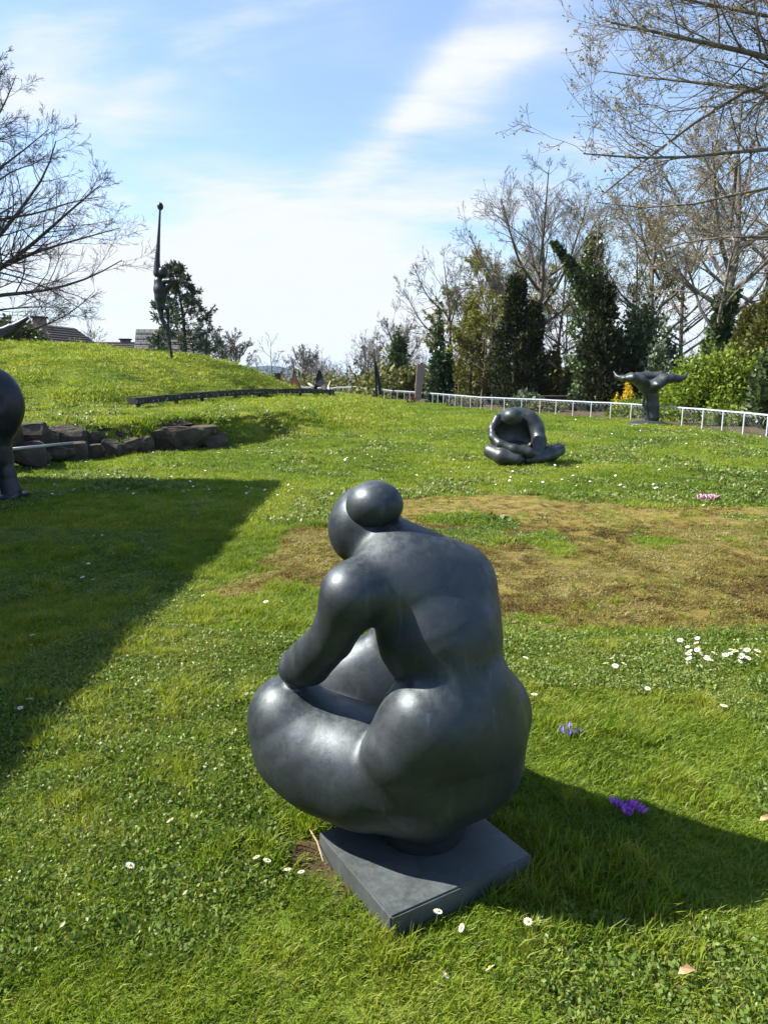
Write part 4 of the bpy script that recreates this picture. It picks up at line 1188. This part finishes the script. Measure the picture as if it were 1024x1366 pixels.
# ---------------------------------------------------------------- white railing
def railing():
    M['white_rail'] = plain('white_painted_steel', (.40, .44, .50), .4, .06, 4)
    M['wire'] = plain('galvanised_wire', (.28, .30, .33), .45, .1, 4, .4)
    pts = np.array([(x, y, 0) for x, y in FENCE], float)
    s = np.r_[0, np.cumsum(np.linalg.norm(np.diff(pts, axis=0), axis=1))]
    def at(u): return np.array([np.interp(u, s, pts[:, 0]), np.interp(u, s, pts[:, 1]), 0])
    c = at(0); t = empty('white_railing', c); tag(t, 'low white steel railing with hanging wire mesh round the lawn edge', 'railing')
    n = int(s[-1] / 1.02); H_ = .60
    us = np.linspace(0, s[-1], n + 1)
    def top(u):
        p = at(u); p[2] = np.mean([zt(p[0] + dx, p[1] + dy) for dx in (-1, 1) for dy in (-1, 1)]) + H_; return p
    T = [top(u) for u in us]
    pm = None
    for i, u in enumerate(us):
        p = T[i]; zg = zt(p[0], p[1])
        o = MB().box((-.015, -.015, zg - .25 - p[2]), (.015, .015, -.022)).build('post', M['white_rail'], t, loc=tuple(p - c))
        o.rotation_euler = (0, 0, .3)
        if i < n:
            MB().bar(p - c, T[i+1] - c, .042, .04)  .build('rail', M['white_rail'], t)
            if True:
                # lacing zigzag and diamond mesh under the rail
                a, b = p - c + (0, 0, -.03), T[i+1] - c + (0, 0, -.03)
                far = np.linalg.norm(p) > 38
                z = 10; PL = []
                zig = np.array([a + (b - a) * (k / z) + (0, 0, -.075 * (k % 2) - .004) for k in range(z + 1)])
                parts = [tubes(np.stack([zig[:-1], zig[1:]], 1), np.full((z, 2), .006), 3)]
                if not far:
                    seg = []
                    for k in range(-5, 10):
                        for sg in (1, -1):
                            u0 = k / 10 if sg == 1 else (k + 5) / 10
                            u1 = u0 + sg * .5
                            if -.001 <= min(u0, u1) and max(u0, u1) <= 1.001:
                                seg.append([a + (b - a) * u0 + (0, 0, -.08), a + (b - a) * u1 + (0, 0, -.55)])
                    seg = np.array(seg); parts.append(tubes(seg, np.full((len(seg), 2), .0013), 3))
                v, f_ = join(parts); w = mesh_obj('wire_mesh', v, f_, M['wire'], t); w['kind'] = 'stuff'
railing()

# ---------------------------------------------------------------- lamp, board box, houses, museum
def furniture():
    Y = 43.5; c = gpt(607, Y); t = empty('garden_lamp', c); tag(t, 'garden lamp with pale funnel head behind the railing', 'lamp')
    z = at_y(607, 508, Y)[2] - c[2]
    M['lamp_grey'] = plain('lamp_grey', (.35, .36, .38), .5, .1); M['lamp_glass'] = plain('opal_glass', (.7, .72, .74), .3, .05)
    MB().tube([(0, 0, -.1), (0, 0, z)], .05, 8).build('post', M['lamp_grey'], t, True)
    MB().tube([(0, 0, z), (0, 0, z + .12), (0, 0, z + .38)], [.09, .17, .24], 12).build('lamp_head', M['lamp_glass'], t, True)
    MB().tube([(0, 0, z + .383), (0, 0, z + .41), (0, 0, z + .5)], [.33, .33, .04], 12).build('cap', M['lamp_grey'], t)
    # dark board box in the wood
    Y = 33.8; c = gpt(748, Y); t = empty('board_box', c); tag(t, 'dark brown board-sided compost box behind the railing', 'box')
    M['dark_board'] = plain('stained_boards', (.028, .018, .012), .8, .4, 6)
    w, d, h = .92, .5, at_y(748, 529, Y)[2] - c[2]
    nb = 4
    for k in range(nb):
        z0, z1 = h * k / nb + .012, h * (k + 1) / nb - .004
        MB().box((-w, -d, z0), (w, -d + .03, z1)).build('board', M['dark_board'], t)
        MB().box((-w, d - .03, z0), (w, d, z1)).build('board', M['dark_board'], t)
        for sx in (-1, 1): MB().box((sx * w - .015, -d + .032, z0), (sx * w + .015, d - .032, z1)).build('board', M['dark_board'], t)
    for sx in (-1, 1):
        for sy in (-1, 1): MB().box((sx * (w - .06) - .03, sy * (d - .065) - .03, -.15), (sx * (w - .06) + .03, sy * (d - .065) + .03, h)).build('post', M['dark_board'], t)
    MB().box((-w - .04, -d - .04, h + .002), (w + .04, d + .04, h + .035)).build('lid', M['dark_board'], t)
furniture()
def tile_mat(name, c1, c2, sx, sy):
    m, nt, b = new_mat(name, .8, 0, .3)
    tc = nd(nt, 'ShaderNodeTexCoord')
    br = nd(nt, 'ShaderNodeTexBrick'); br.inputs['Scale'].default_value = 1
    br.inputs['Brick Width'].default_value = sx; br.inputs['Row Height'].default_value = sy; br.inputs['Mortar Size'].default_value = .03
    br.inputs['Color1'].default_value = (*c1, 1); br.inputs['Color2'].default_value = (*c2, 1); br.inputs['Mortar'].default_value = (*[x * .35 for x in c1], 1)
    nt.links.new(tc.outputs['UV'], br.inputs['Vector'])
    nt.links.new(br.outputs['Color'], b.inputs['Base Color'])
    bump(nt, b, br.outputs['Fac'], -.6, .05)
    return m
def house(name, label, c, w, d, eave, ridge, rz, roof_mat, wall_mat, chim=None, courses=12):
    t = empty(name, c, rz); tag(t, label, 'house')
    wl = MB(); hw, hd = w / 2, d / 2
    v = [(-hw, -hd, -.3), (hw, -hd, -.3), (hw, hd, -.3), (-hw, hd, -.3), (-hw, -hd, eave), (hw, -hd, eave), (hw, hd, eave), (-hw, hd, eave), (-hw, 0, ridge - .15), (hw, 0, ridge - .15)]
    wl.add(v, [(0, 1, 5, 4), (2, 3, 7, 6), (1, 2, 6, 9, 5), (3, 0, 4, 8, 7), (4, 5, 9, 8), (6, 7, 8, 9)]); wl.build('wall', wall_mat, t)
    ov = .45
    for sg in (-1, 1):
        # one slope built from overlapping tile courses
        s = MB(); ed = np.array((0, sg * (hd + ov), eave - ov * (ridge - eave) / hd + .06)); tp = np.array((0, 0, ridge + .06))
        for k in range(courses):
            a = ed + (tp - ed) * (k / courses); b = ed + (tp - ed) * ((k + 1.06) / courses if k < courses - 1 else 1)
            up = np.array((0, sg * .25, .97)) * .05
            s.add([(-hw - ov, *(a + up * 1.6)[1:]), (hw + ov, *(a + up * 1.6)[1:]), (hw + ov, *(b + up * .2)[1:]), (-hw - ov, *(b + up * .2)[1:]), (-hw - ov, *a[1:]), (hw + ov, *a[1:])],
                  [(0, 1, 2, 3) if sg < 0 else (3, 2, 1, 0), (4, 5, 1, 0) if sg < 0 else (0, 1, 5, 4)])
        o = s.build('roof_slope', roof_mat, t)
        uv = o.data.uv_layers.new(name='UVMap')
        L_ = np.linalg.norm(tp - ed)
        for lp in o.data.loops:
            co = o.data.vertices[lp.vertex_index].co
            uv.data[lp.index].uv = (co.x, abs(co.y) / (hd + ov) * L_)
    if chim:
        cx, cy, ch = chim
        o = MB().box((cx - .45, cy - .35, ridge - 1.2), (cx + .45, cy + .35, ridge + ch)).build('chimney', M['chimney'], t)
        MB().box((cx - .55, cy - .45, ridge + ch + .002), (cx + .55, cy + .45, ridge + ch + .14)).build('chimney_cap', M['roof_dark'], o)
    M_w = M['window']
    for sg in (-1, 1):
        for k in (-1, 1):
            o = MB().box((k * w * .25 - .55, sg * (hd + .02) - .03, eave * .4), (k * w * .25 + .55, sg * (hd + .02) + .03, eave * .4 + 1.2)).build('window', M['frame_white'], t)
            MB().box((k * w * .25 - .47, sg * (hd + .055) - .006, eave * .4 + .08), (k * w * .25 + .47, sg * (hd + .055) + .006, eave * .4 + 1.12)).build('pane', M_w, o)
    return t
def houses():
    M['roof_dark'] = tile_mat('dark_roof_tile', (.045, .035, .032), (.06, .045, .04), .3, .34)
    M['roof_grey'] = tile_mat('grey_roof_tile', (.13, .125, .12), (.17, .16, .155), .46, .40)
    M['plaster'] = plain('plaster', (.55, .53, .48), .9, .08, 3); M['chimney'] = plain('chimney_brick', (.16, .12, .11), .9, .25, 5)
    M['frame_white'] = plain('white_frame', (.7, .7, .68), .5, .05); m, nt, b = new_mat('window_glass', .06, 0, .6); b.inputs['Base Color'].default_value = (.02, .024, .03, 1); M['window'] = m
    zb = -1.5; M['shingle'] = plain('dark_cladding', (.05, .04, .036), .85, .25, 4)
    def place(px, Y): return np.array(((px - 512) / FOC * (Y * _cp), Y, zb))
    c = place(58, 62); r = at_y(70, 437, 62)[2] - zb
    house('dark_roofed_house', 'house with dark gabled roof and chimney behind the bare tree', place(60, 64), 9.5, 8.6, r - 2.6, r + .35, 1.42, M['roof_dark'], M['shingle'], (-2.6, -1.7, .35), 14)
    r = at_y(150, 457, 72)[2] - zb
    house('distant_house', 'far low dark-roofed house left of the grey tiled roof', place(152, 72), 5.2, 5.5, r - 1.3, r, .15, M['roof_dark'], M['plaster'], (1.3, .2, .25), 8)
    r = at_y(230, 440, 56)[2] - zb
    house('grey_roofed_house', 'house with grey tiled roof behind the pine and reaching figure', place(232, 58), 4.6, 4.2, r - 3.9, r + .1, .04, M['roof_grey'], M['plaster'], None, 12)
houses()
def museum():
    # the building beside the lawn whose shade lies on the grass
    hgt = 6.0
    offx = hgt / math.tan(SUN_EL); dx, dy = math.sin(SUN_AZ + math.pi), math.cos(SUN_AZ + math.pi)
    A = at_z(382, 644)[:2]
    x1 = A[0] - dx * offx; y1 = A[1] - dy * offx
    c = np.array((x1, y1, 0)); t = empty('museum_building', c); tag(t, 'plain plastered flat-roofed building beside the lawn', 'building')
    D_, W_ = 24.0, 14.0
    wall = MB()
    sk = .155                                  # the far wall is not quite square to the side wall
    P0 = [(0, 0), (0, -D_), (-W_, -D_), (-W_, -W_ * sk)]
    n = 4
    wall.add([(x, y, -.3) for x, y in P0] + [(x, y, hgt - .3) for x, y in P0], [(0, 1, 2, 3)] + [(i, i + 4, 4 + (i + 1) % n, (i + 1) % n) for i in range(n)])
    wall.build('wall', M['plaster'], t)
    rf = MB(); rf.add([(x, y, hgt - .298) for x, y in P0] + [(x, y, hgt) for x, y in P0], [(0, 1, 2, 3), (7, 6, 5, 4)] + [(i, i + 4, 4 + (i + 1) % n, (i + 1) % n) for i in range(n)])
    rf.build('roof', M['roof_dark'], t)
    for k in range(5):
        y = -2.5 - 4.2 * k
        o = MB().box((.0, y - 1.0, 1.0), (.06, y + 1.0, 2.6)).build('window', M['frame_white'], t)
        MB().box((.062, y - .92, 1.08), (.075, y + .92, 2.52)).build('pane', M['window'], o)
museum()
# ================================================================ grass and flowers
def blade_mat(name, stops, trans=.45, rough=.5, dry=(.20, .17, .06)):
    m = bpy.data.materials.new(name); m.use_nodes = True; nt = m.node_tree; nt.nodes.clear()
    out = nd(nt, 'ShaderNodeOutputMaterial'); geo = nd(nt, 'ShaderNodeNewGeometry'); oi = nd(nt, 'ShaderNodeObjectInfo')
    at = nd(nt, 'ShaderNodeAttribute'); at.attribute_type = 'INSTANCER'; at.attribute_name = 'tint'
    f = mathn(nt, 'ADD', mathn(nt, 'MULTIPLY', geo.outputs['Random Per Island'], .35), mathn(nt, 'MULTIPLY', oi.outputs['Random'], .2))
    f = mathn(nt, 'ADD', f, mathn(nt, 'MULTIPLY', at.outputs['Fac'], .6))
    c = ramp(nt, f, stops)
    c = mixc(nt, maprange(nt, geo.outputs['Random Per Island'], .90, .96, 0, .8), c, dry)
    p = nd(nt, 'ShaderNodeBsdfPrincipled'); p.inputs['Roughness'].default_value = rough; p.inputs['Specular IOR Level'].default_value = .3
    nt.links.new(c, p.inputs['Base Color'])
    t = nd(nt, 'ShaderNodeBsdfTranslucent'); nt.links.new(mixc(nt, 1.0, c, (1.1, 1.1, .5), 'MULTIPLY'), t.inputs['Color'])
    mx = nd(nt, 'ShaderNodeMixShader'); mx.inputs[0].default_value = trans
    nt.links.new(p.outputs[0], mx.inputs[1]); nt.links.new(t.outputs[0], mx.inputs[2]); nt.links.new(mx.outputs[0], out.inputs[0])
    return m
def tuft(rng, n, R, h, w, lean=.6, seg=2):
    """grass tuft: n tapering bent blades of three triangles"""
    a = rng.random(n) * 2 * np.pi; r = R * np.sqrt(rng.random(n))
    b = np.stack([r * np.cos(a), r * np.sin(a), np.full(n, -.008)], 1)
    ld = rng.random(n) * 2 * np.pi; L_ = lean * (.3 + rng.random(n)); H_ = h * (.45 + .75 * rng.random(n))
    d = np.stack([np.cos(ld), np.sin(ld), np.zeros(n)], 1); s = np.stack([-np.sin(ld + .6), np.cos(ld + .6), np.zeros(n)], 1)
    up = np.array((0, 0, 1.))
    ww = (w * (.6 + .8 * rng.random(n)))[:, None]
    m1 = b + up * (H_ * .55)[:, None] + d * (H_ * L_ * .35)[:, None]
    tp = b + up * (H_ * (1 - .25 * L_))[:, None] + d * (H_ * L_)[:, None]
    V = np.stack([b - s * ww * .5, b + s * ww * .5, m1 + s * ww * .42, m1 - s * ww * .42, tp], 1).reshape(-1, 3)
    i = np.arange(n)[:, None] * 5
    F = np.concatenate([i + np.array([[0, 1, 2]]), i + np.array([[0, 2, 3]]), i + np.array([[3, 2, 4]])])
    return V, F
def weed(rng, n, R, size):
    """low rosette of small broad leaves"""
    a = rng.random(n) * 2 * np.pi; r = R * np.sqrt(rng.random(n))
    P = np.stack([r * np.cos(a), r * np.sin(a), .004 + .018 * rng.random(n)], 1)
    N = np.stack([np.cos(a), np.sin(a), .35 + .5 * rng.random(n)], 1)
    V, F = leaves_at(rng, P, size, 1.5, .5, N)
    return V, np.concatenate([F[:, [0, 1, 2]], F[:, [0, 2, 3]]])
def build_grass():
    rng = np.random.default_rng(77)
    G = [(.08, (.055, .10, .008)), (.32, (.115, .195, .012)), (.6, (.195, .265, .018)), (.92, (.32, .34, .055))]
    M['blade'] = blade_mat('grass_blade', G)
    M['weed'] = blade_mat('weed_leaf', [(.1, (.06, .11, .02)), (.5, (.13, .20, .038)), (.9, (.22, .26, .08))], .35, .42)
    M['moss'] = blade_mat('moss_thatch', [(.1, (.045, .028, .012)), (.32, (.135, .092, .024)), (.62, (.185, .155, .027)), (.95, (.29, .245, .10))], .3, .8, (.06, .035, .018))
    col = bpy.data.collections.new('grass_tufts')
    def proto(i, VF, mat):
        me_o = mesh_obj('grass_tuft_%02d' % i, VF[0], VF[1], mat); C.objects.unlink(me_o); col.objects.link(me_o)
    for i in range(4): proto(i, tuft(rng, 50, .045, .036, .0030, .8), M['blade'])          # short lawn
    for i in range(4, 6): proto(i, tuft(rng, 44, .035, .062, .0032, .65), M['blade'])         # longer tufts
    for i in range(6, 8): proto(i, weed(rng, 46, .055, .0085), M['weed'])                     # broad leaves
    for i in range(8, 10): proto(i, tuft(rng, 46, .055, .02, .0040, 1.3), M['moss'])        # moss and thatch
    for i in range(10, 12): proto(i, tuft(rng, 70, .12, .042, .0060, .8), M['blade'])        # mid distance clump
    for i in range(12, 14): proto(i, tuft(rng, 110, .30, .045, .011, .8), M['blade'])         # far clump
    proto(14, weed(rng, 40, .10, .02), M['weed'])
    pts = []
    def zone(y0, y1, dens, ids, size, margin=1.2, xlim=(-60, 60)):
        n_ = int(dens * (y1 - y0) * ((y1 + y0) * .56 + 2 * margin))
        Y = y0 + (y1 - y0) * np.sqrt(rng.random(n_)) if y0 < .1 else np.sqrt(y0 ** 2 + (y1 ** 2 - y0 ** 2) * rng.random(n_))
        hw = Y * .56 + margin; X = (rng.random(n_) * 2 - 1) * hw
        k = (X > xlim[0]) & (X < xlim[1]); X = X[k]; Y = Y[k]
        moss, wood, soil = masks(X, Y)
        pat = vnoise(X, Y, .8, 21); pat2 = vnoise(X, Y, 2.7, 22); pat3 = vnoise(X, Y, 7.0, 23)
        u = rng.random(len(X))
        idx = np.array(ids['lawn'])[rng.integers(0, len(ids['lawn']), len(X))]
        sc = size * (.7 + .6 * rng.random(len(X))) * (.75 + .6 * pat2)
        tint = np.clip(.02 + .8 * pat + .6 * (pat3 - .5) + .25 * rng.normal(size=len(X)) * .5, 0, 1)
        if 'tall' in ids:
            tl = (pat2 * .6 + pat3 * .6 > .74) & (u < .5); idx = np.where(tl, np.array(ids['tall'])[rng.integers(0, len(ids['tall']), len(X))], idx)
        if 'weed' in ids:
            wz = vnoise(X, Y, 1.3, 31) + .35 * np.exp(-(np.hypot(X + .1, Y - 1.75) / .7) ** 2)
            wd = (wz > .58) & (rng.random(len(X)) < .42); idx = np.where(wd, np.array(ids['weed'])[rng.integers(0, len(ids['weed']), len(X))], idx)
        # moss patch: thatch with a few thin green blades
        mo = moss > .35 + .3 * rng.random(len(X))
        if 'moss' in ids:
            keepg = rng.random(len(X)) < .05 + .30 * (vnoise(X, Y, 1.9, 41) > .66)
            idx = np.where(mo & ~keepg, np.array(ids['moss'])[rng.integers(0, len(ids['moss']), len(X))], idx)
            sc = np.where(mo & keepg, sc * .55, sc); tint = np.where(mo & keepg, .55, tint)
            tint = np.where(mo & ~keepg, np.clip((vnoise(X, Y, 1.3, 42) * .6 + vnoise(X, Y, 4.1, 43) * .6 + vnoise(X, Y, 11, 44) * .35 - .775) * 3.0 + .45 + .2 * rng.normal(size=len(X)), 0, 1), tint)
            drop = mo & (vnoise(X, Y, 5.2, 45) * .6 + vnoise(X, Y, 13, 46) * .5 > .80)
        else:
            drop = mo
        bare = -poly_dist(X, Y, BASE_Q)
        kill = (wood > .5) | ((soil > .4) & (rng.random(len(X)) < .92)) | (bare < .012) | drop
        k = ~kill
        pts.append((X[k], Y[k], sc[k], tint[k], idx[k]))
    near = dict(lawn=[0, 1, 2, 3], tall=[4, 5], weed=[6, 7], moss=[8, 9])
    zone(.9, 4.2, 1150, near, 1.0, .9)
    zone(4.2, 7.5, 620, near, 1.12, 1.0)
    zone(7.5, 12, 190, dict(lawn=[10, 11, 2], tall=[10], weed=[14], moss=[8, 9]), 1.0, 1.2)
    zone(12, 21, 85, dict(lawn=[10, 11], tall=[10], weed=[14]), 1.15, 1.2)
    zone(21, 46, 24, dict(lawn=[12, 13], tall=[12]), 1.0, 1.0)
    X, Y, S, T, I = [np.concatenate(q) for q in zip(*pts)]
    # rougher, longer grass on the mound and the bank
    dm = poly_dist(X, Y, MOUND); dt = poly_dist(X, Y, TERR)
    S = S * (1 + (.1 + .9 * vnoise(X, Y, 1.1, 61) ** 2) * sstep((dt + .6) / .8))
    T = np.where(dt > -.3, np.clip(.1 + .9 * vnoise(X, Y, 1.4, 62) + .5 * (vnoise(X, Y, 4.0, 63) - .5), 0, 1), T)
    T = np.clip(T + .18 * sstep((dt + .3) / .8), 0, 1)
    Z = terrain(X, Y)
    n = len(X); print('grass tufts', n)
    me = bpy.data.meshes.new('grass'); me.vertices.add(n)
    me.vertices.foreach_set('co', np.stack([X, Y, Z], 1).astype(np.float32).ravel())
    rot = np.stack([rng.normal(size=n) * .12, rng.normal(size=n) * .12, rng.random(n) * 6.283], 1)
    for nm, ty, key, arr in (('rot', 'FLOAT_VECTOR', 'vector', rot), ('scl', 'FLOAT', 'value', S), ('tint', 'FLOAT', 'value', T), ('pid', 'INT', 'value', I)):
        a = me.attributes.new(nm, ty, 'POINT'); a.data.foreach_set(key, (arr.astype(np.int32) if ty == 'INT' else arr.astype(np.float32)).ravel())
    o = bpy.data.objects.new('grass', me); C.objects.link(o)
    tag(o, 'short green lawn grass with weeds and mossy thatch', 'grass', kind='stuff')
    ng = bpy.data.node_groups.new('grass_scatter', 'GeometryNodeTree')
    ng.interface.new_socket('Geometry', in_out='INPUT', socket_type='NodeSocketGeometry')
    ng.interface.new_socket('Geometry', in_out='OUTPUT', socket_type='NodeSocketGeometry')
    gi = ng.nodes.new('NodeGroupInput'); go = ng.nodes.new('NodeGroupOutput')
    iop = ng.nodes.new('GeometryNodeInstanceOnPoints'); ci = ng.nodes.new('GeometryNodeCollectionInfo')
    ci.inputs['Collection'].default_value = col; ci.inputs['Separate Children'].default_value = True; ci.inputs['Reset Children'].default_value = True
    def na(nm, ty):
        q = ng.nodes.new('GeometryNodeInputNamedAttribute'); q.data_type = ty; q.inputs['Name'].default_value = nm; return q.outputs['Attribute']
    L = ng.links.new
    L(gi.outputs[0], iop.inputs['Points']); L(ci.outputs[0], iop.inputs['Instance'])
    iop.inputs['Pick Instance'].default_value = True
    L(na('pid', 'INT'), iop.inputs['Instance Index']); L(na('rot', 'FLOAT_VECTOR'), iop.inputs['Rotation']); L(na('scl', 'FLOAT'), iop.inputs['Scale'])
    L(iop.outputs[0], go.inputs[0])
    md = o.modifiers.new('scatter', 'NODES'); md.node_group = ng
build_grass()

def flowers():
    rng = np.random.default_rng(5)
    M['petal_white'] = plain('white_petal', (.72, .72, .70), .7, .05, 30); M['petal_core'] = plain('yellow_core', (.55, .36, .02), .7, .1, 30)
    M['stem'] = plain('flower_stem', (.06, .11, .02), .6, .2, 30)
    M['petal_violet'] = plain('violet_petal', (.16, .12, .42), .6, .2, 30); M['petal_purple'] = plain('purple_petal', (.30, .06, .42), .6, .2, 30); M['petal_pink'] = plain('pink_petal', (.62, .32, .45), .6, .15, 30)
    def daisy_mesh():
        v = []; f_ = []; n = 13
        for i in range(n):
            a = 2 * math.pi * i / n; w = .17
            b = len(v)
            for r_, da, z in ((.25, -.6, 0), (.25, .6, 0), (.75, w, .10), (1.0, 0, .06), (.75, -w, .10)):
                aa = a + (da * w * 1.2 if abs(da) == .6 else da); v.append((r_ * math.cos(aa), r_ * math.sin(aa), z))
            f_.append((b, b + 1, b + 2, b + 3, b + 4))
        return v, f_
    v, f_ = daisy_mesh(); proto = empty('daisy', (0, 0, 0))
    R = .0115
    p0 = mesh_obj('petals', np.array(v) * R + (0, 0, .045), f_, M['petal_white'], proto)
    s = MB().tube([(0, 0, .044), (0, 0, .048), (0, 0, .0495)], [R * .3, R * .26, R * .1], 8); s.build('core', M['petal_core'], proto)
    MB().tube([(0, 0, -.01), (.002, 0, .02), (0, 0, .045)], [.0011, .001, .001], 4).build('stem', M['stem'], proto)
    first = [True]
    def put(px, py, label, group, sc=1.0):
        o = proto if first[0] else copy_tree(proto); first[0] = False
        p = at_z(px, py, .035); p = np.array((p[0], p[1], zt(p[0], p[1])))
        o.location = tuple(p); k = sc * (.85 + .35 * rng.random()); o.scale = (k, k, k)
        o.rotation_euler = (rng.normal() * .28, rng.normal() * .28 - .15, rng.random() * 6.28)
        tag(o, label, 'flower', group)
    g = 'white daisies in the lawn'
    for px, py in ((909, 861), (919, 868), (925, 868), (934, 857), (935, 865), (917, 879), (930, 876), (927, 887), (937, 881), (944, 880), (923, 873), (940, 888), (945, 886), (913, 864), (932, 871)):
        put(px, py, 'white daisy in the loose cluster below the mossy patch edge', g, 1.5)
    for px, py in ((981, 863), (972, 877), (980, 878), (986, 873), (985, 881), (991, 884), (1000, 879), (976, 872), (994, 877), (968, 882), (1005, 876), (978, 885), (999, 873)):
        put(px, py, 'white daisy in the dense cluster next to the loose one', g, 1.5)
    for px, py in ((819, 886), (811, 899), (820, 897), (826, 895)): put(px, py, 'white daisy in the small group of four', g, 1.4)
    for px, py in ((963, 951), (698, 883), (712, 936), (862, 925), (1020, 893)): put(px, py, 'single white daisy in the sunlit grass beside the statue', g, 1.4)
    for px, py in ((349, 1150), (350, 1158), (384, 1167), (405, 1170), (165, 1163), (238, 1103)): put(px, py, 'white daisy in front of the plate corner with bare soil', g, 1.25)
    for px, py in ((633, 1232), (705, 1234), (579, 1302), (671, 1308), (581, 1226)): put(px, py, 'white daisy in the weeds in front of the base plate', g, 1.25)
    for px, py in ((45, 856), (50, 866), (40, 945), (28, 948), (115, 774), (125, 779), (118, 755), (100, 735), (160, 733), (155, 740), (135, 715), (128, 718)): put(px, py, 'white daisy in the building shade', g, 1.4)
    for px, py in ((275, 800), (372, 808), (390, 815), (358, 812)): put(px, py, 'white daisy between the shade edge and the statue', g, 1.4)
    # countless far daisies
    V = []; F = []; n = 0
    fl = np.array([(math.cos(a), math.sin(a), 0) for a in np.arange(6) * math.pi / 3])
    cnt = 0
    while cnt < 1000:
        Y = 9.2 + 22 * rng.random() ** 1.3; X = (rng.random() * 2 - 1) * (Y * .56 + .6)
        d = vnoise(np.array([X]), np.array([Y]), .55, 51)[0] * .7 + vnoise(np.array([X]), np.array([Y]), 1.7, 52)[0] * .5
        if d < .62: continue
        mo, wo, so = masks(np.array([X]), np.array([Y]))
        if mo[0] > .3 or wo[0] > .2: continue
        r_ = .017 * (.7 + .7 * rng.random()); z = zt(X, Y) + .055
        tl = rng.normal(size=2) * .35
        q = fl * r_; q = q + 0; q[:, 2] = q[:, 0] * tl[0] + q[:, 1] * tl[1] - .3 * q[:, 1]
        V.append(q + (X, Y, z)); F.append(np.arange(6) + 6 * cnt); cnt += 1
    o = mesh_obj('far_daisies', np.concatenate(V), np.array(F), M['petal_white']); tag(o, 'countless tiny white daisies over the further lawn', 'flowers', kind='stuff')
    # crocus and primrose clumps
    def cup(m, base, h, r_, tilt):
        n = 6
        for i in range(n):
            a = 2 * math.pi * i / n
            def pt(rr, aa, z): return (base[0] + rr * math.cos(aa) + tilt[0] * z, base[1] + rr * math.sin(aa) + tilt[1] * z, base[2] + z)
            m.add([pt(r_ * .25, a - .4, 0), pt(r_ * .25, a + .4, 0), pt(r_, a + .42, h * .55), pt(r_ * 1.25, a, h), pt(r_, a - .42, h * .55)], [(0, 1, 2, 3, 4)])
    def clump(name, label, px, py, mat, spots, h, r_):
        c = at_z(px, py, .02); c[2] = zt(c[0], c[1]); t = empty(name, c); tag(t, label, 'flower')
        for dx, dy in spots:
            m = MB(); cup(m, (dx, dy, .03), h, r_, rng.normal(size=2) * .4); m.build('blossom', M[mat], t)
            MB().tube([(dx * .7, dy * .7, -.01), (dx, dy, .032)], .002, 4).build('stem', M['stem'], t)
        for k in range(6):
            a = rng.random() * 6.28; MB().add([(0, 0, 0), (.006 * math.sin(a), -.006 * math.cos(a), 0), (.07 * math.cos(a), .07 * math.sin(a), .04)], [(0, 1, 2)]).build('leaf', M['stem'], t)
    clump('violet_crocus', 'clump of pale violet crocus in the sun right of the statue', 761, 983, 'petal_violet', [(-.03, 0), (0, .02), (.012, -.015), (.04, .0), (-.012, -.02), (.0, .045)], .03, .013)
    clump('purple_primrose', 'bright purple flower clump in the shadow of the statue', 838, 1086, 'petal_purple', [(-.03, .02), (0, 0), (.02, .015), (.03, -.01), (-.01, -.03), (.005, .03), (-.035, .035)], .022, .018)
    clump('pink_primrose', 'pink flower clump at the far edge of the mossy patch', 943, 667, 'petal_pink', [(-.11, .0), (-.06, .05), (0, 0), (.05, .03), (.10, .01), (.02, -.06), (-.05, -.05), (.12, .06), (.07, -.04)], .06, .04)
    # dry leaf and twig by the plate
    M['dry_leaf'] = plain('dry_leaf', (.34, .22, .12), .8, .25, 20); M['twig'] = plain('dry_twig', (.30, .22, .13), .8, .25, 20)
    for px, py, lab in ((914, 1306, 'curled tan dry leaf in the grass in front of the statue shadow'), (1020, 1100, 'pale tan dry leaf lying in the grass at the shadow tip')):
        c = at_z(px, py, .03); t = MB().add([(-.022, 0, .0), (-.008, -.014, .014), (.014, -.01, .02), (.026, .006, .008), (.008, .013, .018), (-.012, .012, .01)], [(0, 1, 2, 3, 4, 5)]).build('dry_leaf', M['dry_leaf'], loc=tuple(c + (0, 0, .015)))
        tag(t, lab, 'leaf')
    a = at_z(412, 1108, .02); b = at_z(431, 1152, .02)
    t = MB().tube([(0, 0, .012), tuple((b - a) * .5 + (.006, 0, .016)), tuple(b - a + (0, 0, .008))], [.0022, .003, .0018], 5).build('dry_twig', M['twig'], loc=tuple(a)); tag(t, 'thin dry twig on bare soil beside the base plate', 'twig')
flowers()

# ================================================================ the air: blue distance over the valley
def haze():
    m = bpy.data.materials.new('valley_air'); m.use_nodes = True; nt = m.node_tree; nt.nodes.clear()
    out = nd(nt, 'ShaderNodeOutputMaterial'); v = nd(nt, 'ShaderNodeVolumePrincipled')
    v.inputs['Color'].default_value = (.55, .75, 1.0, 1); v.inputs['Density'].default_value = .00009; v.inputs['Anisotropy'].default_value = .0
    nt.links.new(v.outputs[0], out.inputs['Volume'])
    o = MB().box((-5200, -500, -32), (5200, 6300, 90)).build('haze', m); o['kind'] = 'stuff'; o['label'] = 'thin bluish air over lawn and valley'
haze()
